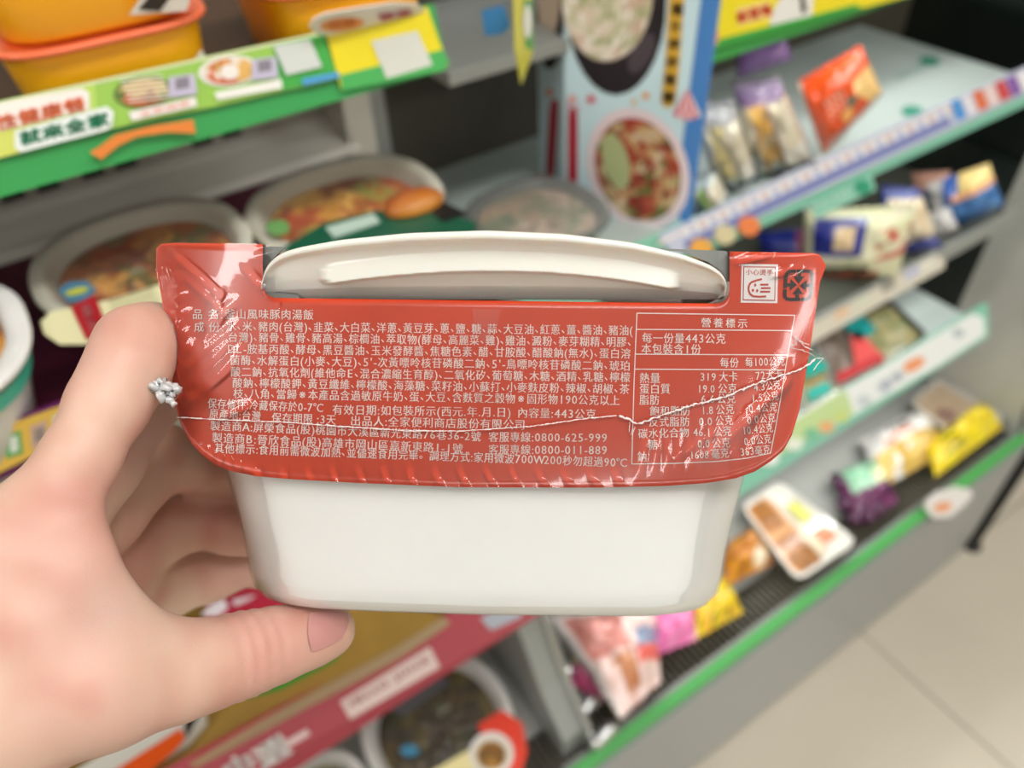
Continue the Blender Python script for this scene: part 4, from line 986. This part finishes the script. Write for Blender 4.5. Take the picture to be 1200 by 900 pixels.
pr.poly(quad(PF, [(722, 262), (750, 273), (752, 300), (724, 300)], .0008), 'b54a44'); pr.poly(ell(PF, 737, 286, 9, 8, .0016), 'd9905a'); pr.poly(quad(PF, [(756, 282), (800, 296), (800, 310), (760, 310)], .0008), '3a4f9c')
# little striped tent
for k in range(6):
    a0_, a1_ = k/6, (k+1)/6; pr.poly([PF.pt(806, 103, .001), PF.pt(lerp(789, 822, a0_), 134+6*math.sin(a0_*3), .001), PF.pt(lerp(789, 822, a1_), 134+6*math.sin(a1_*3), .001)], 'e0526e' if k % 2 == 0 else 'f5dfe2')
yb_ = [(786, -25), (804, -25), (799, 40), (796, 80), (792, 118), (788, 125), (779, 125), (775, 118), (780, 70)]
pr.poly(quad(PF, yb_, .001), 'e4b53c')
for i, ch in enumerate('醬什拌炒飯麵'):
    y = 10+i*20.5; x = 795-i*2.1; text(pr, lambda a, b: PF.pt(a, b, .0014), ch, x-8, y, x+7, y+1, 15, '4a3412', .5)
text(pr, lambda a, b: PF.pt(a, b, .0012), '滿福', 663, 122, 680, 128, 9, 'dd8c98')
pr.build('front_print', fp)
pr = Print(); pr.poly(ell(PS, 645, 25, 16, 56, .0008, 0), '231a22'); pr.poly(ell(PS, 644, 5, 13, 38, .0012, 0), 'c9b49c')
pr.poly(ell(PS, 647.5, 168, 5.5, 52, .0008, .06, sq=5), 'a81f36'); pr.poly(quad(PS, [(634, 246), (660, 262), (660, 285), (634, 262)], .0008), 'd9b03a')
for cx, cy in ((633, 207), (651, 236), (645, 108)): pr.poly(ell(PS, cx, cy, 4, 5, .0008), 'dd8c82')
pr.build('side_print', sp)
# small things left of the sign
UP = Plane(pn(575, 25, .47), (1, 0, 0), (0, -.1, -1))
card('price_tag', UP, [(564, 12), (590, 6), (597, 30), (588, 40), (568, 42)], '3f86c4', 'small blue tag hanging from the dark shelf edge at top', 'price tag')
UP2 = Plane(pn(610, 60, .44), (.5, .5, 0), (0, 0, -1))
t = card('shelf_talker', UP2, [(601, -10), (622, -10), (624, 60), (610, 98), (603, 60)], 'd8d23a', 'narrow yellow and green hanging card beside the pillar sign', 'sign')
pr = Print(); pr.poly(quad(UP2, [(612, 0), (622, 0), (623, 60), (614, 55)], .001), '4aa04e'); pr.poly(ell(UP2, 616, 25, 5, 20, .0014), 'e9e9e0'); pr.build('card_print', t)
# ------------------------------------------------------------------ sandwiches and rice ball
def bands(*bs):
    """colour by v: (upto, colour)"""
    def f(u, v):
        for k, c in bs:
            if v <= k: return h(c)
        return h(bs[-1][1])
    return f
def sandwich(pxq, base, label, head, fill, dn=.405, seed=0, foot='3a63b0'):
    q, P = standing(pxq, base, dn, .5)
    def cf(u, v):
        if v < .1: return h(foot)
        if v > .84: return h(head)
        n = noise.noise(Vector((u*3, v*6, seed)))
        if .32 < u+n*.08 < .6 and v > .2: return mixc(fill, 'f6ecd0', max(0, n))
        if abs(u-.31) < .04 or abs(u-.62) < .035: return h('8a5a34') if seed % 2 else h('c9b98a')
        if v < .32: return mixc('e6e2d6', 'a9a6a0', .5+.5*math.sin(v*120))
        return mixc('efe6cf', 'd8cba6', .5+n)
    c = np.mean(q, axis=0); c[2] = Z(dn); t = thing('sandwich_pack', c, label, 'sandwich', 'wrapped sandwiches')
    pouch('filling', q, .022, cf, mat('sandwich_bread', None, .55, bump=.3, bscale=120), t, seed=seed, flat=5)
    q2 = [p+P.n*.003+(p-np.mean(q, axis=0))*.05 for p in q]
    vs = []
    pouch('wrapper', q2, .024, lambda u, v: (1, 1, 1), film_mat('wrap_film', .05, .12, .8), t, seed=seed+5, wr=.2)
    return t
sandwich([(838, 226), (890, 208), (862, 98), (820, 98)], (846, 222), 'egg sandwich pack nearest the pillar sign, blue foot', '8b8c88', 'f0d98a', seed=2)
sandwich([(886, 214), (956, 188), (918, 70), (866, 80)], (915, 205), 'ham and egg sandwich pack with white seal, beside the orange pack', '6b4a78', 'f2b84a', seed=3, foot='b9a6cc')
sandwich([(815, 250), (856, 226), (838, 190), (812, 200)], (836, 244), 'low green and white sandwich pack at the foot of the pillar sign', 'd9e2d4', 'a6cf5e', seed=4, foot='dfe3df')
q, P = standing([(862, 96), (930, 66), (922, 40), (866, 50)], (895, 84), .36, .5)
o = pouch('sandwich_bag', q, .010, lambda u, v: mixc('6c4a80', '8a6aa0', .5+.5*math.sin(v*40)), loc=(*q[0][:2], Z(.405))); tag(o, 'dark purple pack behind the sandwiches under the yellow strip', 'sandwich')
q, P = standing([(938, 82), (1014, 32), (1038, 96), (964, 190)], (972, 180), .405, .45)
def oni(u, v):
    if u < .06: return h('e9dccb')
    if v > .93: return h('d7d4cc')
    if u > .80+.05*math.sin(v*9) and .35 < v: return h('e8c07a')
    if .35 < u < .62 and .30 < v < .62: return mixc('e4532a', 'f0d9c8', .8 if math.sin(u*75) > .1 and math.sin(v*52) > -.3 else .15)
    if (u-.68)**2+(v-.6)**2 < .006: return h('5b6f5a')
    if (u-.56)**2+(v-.72)**2 < .008: return h('f0b060')
    return h('e2531f')
o = pouch('rice_ball_pack', q, .020, oni, loc=(*q[0][:2], Z(.405)), nu=48, nv=40, seed=6); tag(o, 'bright orange triangular rice ball pack standing on the pale shelf', 'rice ball')
# dark green marks printed on the pale shelf
HS = HP(.405); pr = Print()
for cx, cy, rx, ry in ((1089, 72, 12, 6), (1069, 131, 13, 7), (560+340, 0, .1, .1)): pr.poly(ell(HS, cx, cy, rx, ry, .0006, .1), '3f8f78')
pr.poly(ell(HS, 600, 252, 16, 7, .0006, -.3), '5fa490')
text(pr, lambda x, y: HS.pt(x, y, .0006), 'FRESH', 1050, 92, 1082, 78, 8, '6ba898')
pr.build('shelf_print', S2)
# ------------------------------------------------------------------ snack bags on the middle shelf
def bag(pxq, base, dn, cf, label, name='snack_bag', cat='snack bag', hg=.022, lean=.5, seed=1, group='bags on the middle right shelf', m=None, parentcat=None):
    mx_ = sum(p[0] for p in pxq)/4; my_ = sum(p[1] for p in pxq)/4; pxq = [(mx_+(x-mx_)*1.3, my_+(y-my_)*1.2) for x, y in pxq]
    q, P = standing(pxq, base, dn, lean); o = pouch(name, q, hg, cf, m, loc=(*((q[0]+q[1])/2)[:2], Z(dn)), seed=seed, nu=32, nv=26); tag(o, label, cat, group); return o
def nz(u, v, s, k=0): return noise.noise(Vector((u*s, v*s, k)))
def bag1(u, v):
    if .12 < u < .62 and .48 < v < .9: return h('e0c59a') if .34 < u < .52 and .55 < v < .82 else h('1d2a86')
    if .1 < u < .8 and .08 < v < .24: return mixc('7d3a22', 'b3552c', nz(u, v, 9)+.5)
    if .2 < u < .7 and .24 < v < .32: return h('4a4a3e')
    if u > .72 and .4 < v < .8 and nz(u, v, 8) > 0: return h('c9584a')
    return mixc('d9dcae', 'eae6c8', nz(u, v, 5)+.5)
bag([(952, 330), (1040, 322), (1064, 226), (962, 238)], (1000, 318), .58, bag1, 'pale yellow snack bag with dark blue panel on middle shelf', seed=1)
def bag2(u, v):
    if (u-.55)**2+(v-.5)**2 < .03: return h('b0642e')
    if v > .85 or (u < .2 and v > .7): return h('3a4a94')
    return mixc('e8dfc6', 'c9b08a', nz(u, v, 6, 3)+.35)
bag([(1036, 300), (1092, 272), (1078, 212), (1044, 210)], (1060, 282), .58, bag2, 'cream biscuit bag with caramel picture behind the blue panel bag', seed=4)
bag([(1076, 262), (1108, 238), (1112, 196), (1076, 200)], (1092, 238), .58, lambda u, v: h('b88a76') if v > .72 else mixc('28487e', '3a6aa0', nz(u, v, 6)+.5), 'dark blue bag with brown top in the middle of the shelf row', seed=7)
def bag4(u, v):
    if u < .28: return mixc('b9b8b4', 'e0dfda', nz(u, v, 8)+.5)
    if v > .72: return h('f0d68a') if u > .5 else h('3a62b0')
    if v > .6 and u > .4: return h('e8a87a')
    return mixc('2a5fa0', '5a8cc0', nz(u, v, 7, 2)+.4)
bag([(1100, 280), (1168, 234), (1158, 184), (1098, 212)], (1130, 256), .58, bag4, 'blue and silver snack bag with yellow corner at shelf end', seed=9)
bag([(1094, 284), (1120, 268), (1112, 240), (1090, 250)], (1108, 264), .58, lambda u, v: mixc('b4b2ae', 'e4e2de', nz(u, v, 9, 5)+.5), 'small silver white bag lying before the blue and silver bag', seed=12, hg=.014)
bag([(898, 300), (950, 292), (948, 262), (896, 270)], (925, 292), .58, lambda u, v: h('8a4a6a') if u > .7 else mixc('1b2678', '2c3a94', nz(u, v, 7)+.5), 'dark navy bag half hidden behind the red sleeve corner', seed=14)
bag([(1052, 300), (1100, 288), (1092, 272), (1050, 280)], (1076, 288), .58, lambda u, v: mixc('20286a', '404a90', nz(u, v, 8)+.5), 'small navy packet at the foot of the cream biscuit bag', seed=15, hg=.012)
# trays lying on the lowest right shelf and on the deck
def tray(pts, dn, ht, label, cf, rimc='eceae2', group=None, name='food_tray', lab=None, inset=.10, film=True, amp=.004):
    q = [pz(x, y, dn) for x, y in pts]; c = np.mean(q, axis=0); t = thing(name, (c[0], c[1], Z(dn)-ht), label, 'food tray', group)
    zt = V(0, 0, 1)
    def rg(k, dz, rad=.12):
        out = []
        for i in range(4):
            p, a, b = q[i], q[i-1], q[(i+1) % 4]
            for s_ in (0, .5, 1):
                pp = (1-rad)*p+rad*(a if s_ == 0 else b if s_ == 1 else (p*.55+.45*(a+b)/2)*1.0 if False else p)
                if s_ == .5: pp = p*(1-rad*.5)+rad*.25*(a+b)
                out.append(c+(pp-c)*k+zt*dz)
        return out
    vs, fs = loft([rg(.84, -ht), rg(.95, -.004), rg(1, -.003), rg(1, 0), rg(.93, 0), rg(1-inset, -.006), rg(1-inset-.02, -.010)], True, True)
    m = mat('tray_'+rimc, rimc, .35); mesh('tray', vs, fs, m, t)
    k = 1-inset-.01; qq = [c+(p-c)*k for p in q]; vs = []; cs = []; fs = []; nu, nv = 26, 20
    for j in range(nv+1):
        for i in range(nu+1):
            u, v = i/nu, j/nv; p = lerp(lerp(qq[0], qq[1], u), lerp(qq[3], qq[2], u), v); e = min(1, 8*min(u, 1-u, v, 1-v))
            vs.append(p+zt*(-.006+amp*(.5+noise.noise(Vector((u*6, v*6, 1)))+.5*noise.noise(Vector((u*14, v*14, 2))))*e)); cs.append(C_(cf(u, v)))
    for j in range(nv):
        for i in range(nu): a = j*(nu+1)+i; fs.append([a, a+1, a+nu+2, a+nu+1])
    mesh('food', vs, fs, FOOD, t, cs)
    if film:
        vs = []; fs = []
        for j in range(9):
            for i in range(13):
                u, v = i/12, j/8; p = lerp(lerp(q[0], q[1], u), lerp(q[3], q[2], u), v); p = c+(p-c)*.97; vs.append(p+zt*(.0012+.0014*math.sin(math.pi*u)*math.sin(math.pi*v)))
        for j in range(8):
            for i in range(12): a = j*13+i; fs.append([a, a+1, a+14, a+13])
        mesh('film_lid', vs, fs, CLEAR, t)
    return t, q
def lay(t, q, uvs, col, dz=.004, nm='label'):
    vs = []
    for u, v in uvs: p = lerp(lerp(q[0], q[1], u), lerp(q[3], q[2], u), v); vs.append(p+V(0, 0, dz))
    vs += [p-V(0, 0, .0006) for p in vs]; n = len(uvs)
    return mesh(nm, vs, [list(range(n)), list(range(n, 2*n))[::-1]]+[[i, (i+1) % n, n+(i+1) % n, n+i] for i in range(n)], PRINT, t, [C_(col)]*(2*n), smooth=False)
R4 = lambda a, b, c, d: [(a, b), (c, b), (c, d), (a, d)]
# order of corners: far left, far right, near right, near left as seen
f_lem = pal(['d9c98a', 'c9b46a', '8a9a5a', 'e3dcae'], 8, 3)
t, q = tray([(984, 372), (1044, 350), (1088, 392), (1030, 432)], .735, .022, 'black tray of pale dumplings with teal label on lowest right shelf', lambda u, v: f_lem(u, v), '201f1d'); lay(t, q, R4(-.05, .02, .35, .5), '1f8f8c')
f_red = pal(['8a6a5a', 'a8938a', '7a6a4a', 'c9bdb4'], 8, 5)
t, q = tray([(950, 392), (992, 376), (1036, 424), (976, 455)], .735, .022, 'tray with red printed edge under the cream price strip', lambda u, v: f_red(u, v), 'd9d6cc'); lay(t, q, [(.45, 1.0), (.8, .3), (1.02, .3), (1.02, 1.02)], 'cf4f4c'); lay(t, q, R4(.1, .86, .98, 1.02), 'b01c20', .006)
t, q = tray([(930, 425), (958, 415), (990, 456), (944, 480)], .735, .022, 'small tray with teal label next to the sleeve edge', pal(['d8c98a', 'e89a5a', 'b8cf7a'], 9, 6), 'dfe0cf'); lay(t, q, R4(.2, .1, .95, .45), '25a08f'); lay(t, q, R4(.1, .7, .7, .95), '27a394', .005)
# deck (z of deck is dn 1.0)
f_mush = lambda u, v: h('8f3a1c') if (u-.3)**2+(v-.5)**2 < .035 else mixc('e0c096', 'd2a878', nz(u, v, 6)+.5)
t, q = tray([(1066, 470), (1100, 442), (1180, 488), (1130, 520)], .965, .03, 'cream tray of light meat with a red round piece, rear of deck', f_mush, 'e4e0d6', 'trays on the deck')
f_carrot = lambda u, v: (mixc('b8741c', '7a4a14', nz(u, v, 9)*1.2+.4) if .08 < u < .5 and .1 < v < .42 or .15 < u < .5 and .55 < v < .92 else (h('c98a3a') if .08 < u < .6 and nz(u, v, 12, 5) > .15 else h('ebe8dc')))
t, q = tray([(868, 592), (913, 562), (1006, 634), (935, 681)], .962, .03, 'white tray of orange pickled vegetables in the middle of the deck', lambda u, v: (mixc('c07a1c', '8a5416', nz(u, v, 9)+.5) if (.05 < u < .5) and not (.44 < v < .54) else h('efece2') if u > .55 or v > .9 else mixc('e0883a', 'e9dccb', .4)), 'efede4', 'trays on the deck'); lay(t, q, R4(.62, .30, .85, .55), 'cfcf6a', .003); lay(t, q, R4(.62, .68, .85, .85), 'e2855a', .003); lay(t, q, R4(.45, .60, .60, .9), 'e3cfae', .003)
def pk(pts, dn, hg, cf, label, name='snack_bag', cat='snack bag', seed=1, group='bags on the deck', wr=.25, m=None):
    q = [pz(x, y, dn) for x, y in pts]; o = pouch(name, q, hg, cf, m, loc=(*np.mean(q, axis=0)[:2], Z(dn)-hg*.35), seed=seed, up=(0, 0, 1), wr=wr, nu=30, nv=24); tag(o, label, cat, group); return o
# corners: left, right (far) ... order p00 near left, p10 near right, p11 far right, p01 far left
pk([(1030, 575), (1112, 528), (1078, 478), (1006, 516)], .975, .028, lambda u, v: (h('d8b45e') if v < .5 and nz(u, v, 5) > -.35 else h('3c3a3a') if .25 < u < .6 and .68 < v < .82 and math.sin(u*60) > 0 else h('e48a6a') if .2 < u < .65 and .58 < v < .64 else h('e9e7e2')), 'white bag of golden snacks with black lettering on the deck', seed=3)
pk([(1096, 560), (1176, 500), (1150, 468), (1082, 520)], .965, .026, lambda u, v: h('5e5a1e') if .15 < u < .4 and .2 < v < .9 and math.sin(v*28) > .3 else mixc('f2de1c', 'e3c412', nz(u, v, 6)+.4), 'vivid yellow snack bag with dark lettering near the case end', seed=5)
pk([(1004, 618), (1054, 588), (1024, 536), (972, 556)], .975, .024, lambda u, v: (mixc('4a1840', '7a3a66', nz(u, v, 7)+.5) if v < .38 or u < .15 else h('e4e8b8') if u > .6 and v < .7 else mixc('bfe0c6', '7fc39a', nz(u, v, 8, 4)+.5)), 'clear and green bag of purple grapes on the deck', 'fruit_bag', 'fruit bag', seed=8)
def grape(cx, cy, r, i):
    rings_ = [[(cx+r*math.sin(a)*math.cos(t), cy+r*math.sin(a)*math.sin(t), Z(.985)+r+r*math.cos(a)) for t in np.linspace(0, 2*math.pi, 14, endpoint=False)] for a in np.linspace(3.1, .04, 9)]
    vs, fs = loft(rings_, True, True); o = mesh('grape', vs, fs, mat('grape_skin', '4a1740', .25, coat=.4), None, loc=(cx, cy, Z(.985))); tag(o, ['purple grape at the upper rear of the loose cluster by the green bag', 'purple grape second down the left side of the loose cluster', 'purple grape at the front left of the loose cluster', 'purple grape in the front row nearest the grille', 'purple grape at the right front, under the green fruit bag'][i], 'grape', 'purple grapes by the green bag')
for i, (x, y) in enumerate(((985, 566), (990, 590), (1002, 606), (1018, 604), (1030, 596))):
    p = pz(x, y, .97); grape(p[0], p[1], .013, i)
pk([(845, 690), (908, 660), (880, 618), (846, 640)], .965, .028, lambda u, v: h('e9dcc0') if (u-.75)**2+(v-.2)**2 < .02 else mixc('d9930f', '9c5a10', nz(u, v, 6)+.5), 'golden brown plastic pack beside the vegetable tray', seed=11)
pk([(812, 752), (872, 718), (846, 672), (806, 690)], .965, .026, lambda u, v: mixc('eab41a', 'e0d218', nz(u, v, 5)+.5) if nz(u, v, 9, 3) > -.3 else h('6a4a20'), 'yellow crinkled bag at the bowl\'s lower right corner', seed=13)
pk([(765, 770), (818, 750), (812, 700), (762, 712)], .965, .026, lambda u, v: mixc('e267a8', 'f09ac4', nz(u, v, 6)+.5), 'bright pink bag below the bowl\'s right corner', seed=15)
def meat(u, v):
    if u < .07 or v > .95: return h('e6dbd6')
    if u > .68 and .4 < v < .62: return h('7f8fa8')
    if u > .62 and .24 < v < .4: return h('e0655c')
    if .3 < u < .6 and .12 < v < .4: return mixc('a8623a', 'c98a5e', nz(u, v, 9)+.5)
    if v > .45 and u < .6: return mixc('d99a92', 'c07468', nz(u, v, 5)+.5)
    return mixc('e8d2cc', 'dcb8ae', nz(u, v, 6, 6)+.5)
pk([(728, 845), (775, 800), (768, 700), (640, 722)], .95, .03, meat, 'clear pink pack of sliced meat standing over the grille', 'meat_pack', 'meat pack', seed=17)
pk([(668, 800), (708, 825), (702, 780), (672, 740)], .975, .018, lambda u, v: h('c04a78') if v < .35 else h('efe3b0') if v < .6 else mixc('5e5a48', '8a8468', nz(u, v, 8)+.5), 'narrow olive pack with cream and pink foot by the divider', seed=19)
pk([(1000, 592), (1100, 535), (1096, 528), (995, 582)], .982, .008, lambda u, v: mixc('dcd9cf', 'efeee8', nz(u, v, 8)+.5), 'flat clear tray edge along the grille in front of the snacks', 'flat_pack', 'food pack', seed=20)
# ------------------------------------------------------------------ lower left: kraft packs on the red shelf, bowls on the deck
KR = mat('kraft_card', 'a5823a', .55, var=.08, vscale=30)
def flatbox(name, pts, dn, ht, m, label, cat, col=None):
    q = [pz(x, y, dn) for x, y in pts]; lo_ = [p-V(0, 0, ht) for p in q]; n = len(q); c = np.mean(q, axis=0)
    t = thing(name, (c[0], c[1], Z(dn)-ht), label, cat); k = [c+(p-c)*.985+V(0, 0, .0015) for p in q]
    vs, fs = loft([lo_, q, k], True, True); mesh('carton', vs, fs, m, t, smooth=False, cols=None if col is None else [C_(col)]*len(vs)); return t, q
t, q = flatbox('kraft_meal_box', [(190, 915), (215, 892), (460, 762), (520, 722), (440, 700), (260, 760), (100, 880), (120, 930)], .640, .02, KR, 'golden kraft meal carton behind the red banner with a green label', 'meal box')
KP = HP(.6385)
slab('green_label', KP, [(268, 820), (300, 790), (380, 762), (404, 758), (392, 775), (330, 808), (300, 816)], .0012, PRINT, t, '1f9a35')
slab('clear_edge', HP(.6395), [(215, 893), (462, 761), (520, 724), (528, 730), (470, 770), (230, 900)], .0012, mat('clear_edge', 'b39a78', .2, coat=.5), t)
t, q = flatbox('paper_meal_box', [(60, 930), (95, 900), (160, 860), (215, 822), (238, 826), (238, 842), (215, 868), (120, 925)], .625, .012, PRINTM, 'white and orange paper carton below the thumb', 'meal box', 'd6d3c8')
slab('orange_edge', HP(.6235), [(132, 905), (212, 854), (217, 866), (205, 880), (150, 925)], .001, PRINT, t, 'ea5a1c'); slab('black_corner', HP(.6235), [(216, 845), (236, 830), (234, 838), (218, 866)], .001, PRINT, t, '2a1e14')
rd = thing('round_meal_pack', pz(272, 712, .62), 'red and white round meal pack seen through the hand', 'meal pack')
vs, fs = loft([ring(*pz(300, 722, .62)[:2], Z(.635), .036, .036), ring(*pz(300, 722, .62)[:2], Z(.60), .040, .040), ring(*pz(300, 722, .62)[:2], Z(.598), .038, .038)], True, True); mesh('pack', vs, fs, mat('red_pack', 'b52c42', .4), rd)
H6 = HP(.5975)
slab('white_patch', H6, [(236, 722), (246, 710), (262, 702), (268, 712), (256, 722)], .001, PRINT, rd, 'efe6ea'); slab('white_patch', H6, [(272, 704), (300, 698), (290, 704), (276, 710)], .001, PRINT, rd, 'e9dde2')
DKF = ['3a2a10', '5c4418', '2a2410', '6a5a20', '47320f', '4a4a1a']
c = pz(512, 845, .945); b5 = bowl('white bowl of dark brown stew with grey label under the red banner', c[0], c[1], .945, .092, .088, .055, DKF, sq=2.3, rimw=.010, fooddrop=.016, seed=11, sc=55)
H5 = HP(.941)
slab('grey_label', H5, [(446, 828), (504, 784), (528, 800), (474, 840)], .001, PRINT, b5, '5d5d60'); slab('red_label', H5, [(560, 850), (588, 832), (612, 848), (618, 882), (606, 920), (588, 920)], .001, PRINT, b5, 'd8402c')
slab('round_label', H5, [(576+26*math.cos(a), 884+26*math.sin(a)) for a in np.linspace(0, 6.28, 26, endpoint=False)], .0018, PRINT, b5, 'd9d3cc')
pr = Print(); fplate(pr, H5, 576, 886, 20, 19, .0022, ['8a5a22', '6a4a1a', 'a87a30'], 0, 3, sc=60, rim='c9b898'); pr.poly(quad(H5, [(505, 905), (555, 876), (556, 905), (520, 930)], .001), 'dccf96'); pr.poly(ell(H5, 480, 880, 11, 7, .001), '3f86a8'); pr.build('label_print', b5)
c = pz(372, 935, .945); b6 = bowl('white bowl of olive green stew at the lower frame edge', c[0]-.01, c[1]-.01, .945, .070, .066, .05, ['6a6a2a', '8a8a3a', '4a4a1c', 'a89a4a'], sq=2.3, rimw=.010, fooddrop=.014, seed=13)
# pole with yellow strap at the case end
pb = pz(1142, 632, 1.33)
t = thing('black_pole', (pb[0], pb[1], 0), 'black vertical pole standing at the end of the case', 'pole')
vs, fs = tube([(pb[0], pb[1], .0), (pb[0], pb[1], .02), (pb[0], pb[1], .42)], [.014, .011, .011], 12); mesh('pole', vs, fs, BLACKM, t)
vs, fs = tube([(pb[0], pb[1], 0), (pb[0], pb[1], .008)], [.02, .018], 16); mesh('foot', vs, fs, BLACKM, t)
vs, fs = tube([(pb[0], pb[1], .42), (pb[0], pb[1], .425), (pb[0], pb[1], .75)], [.013, .009, .009], 10); mesh('yellow_upper_pole', vs, fs, mat('yellow_pole', 'a8952a', .4), t)
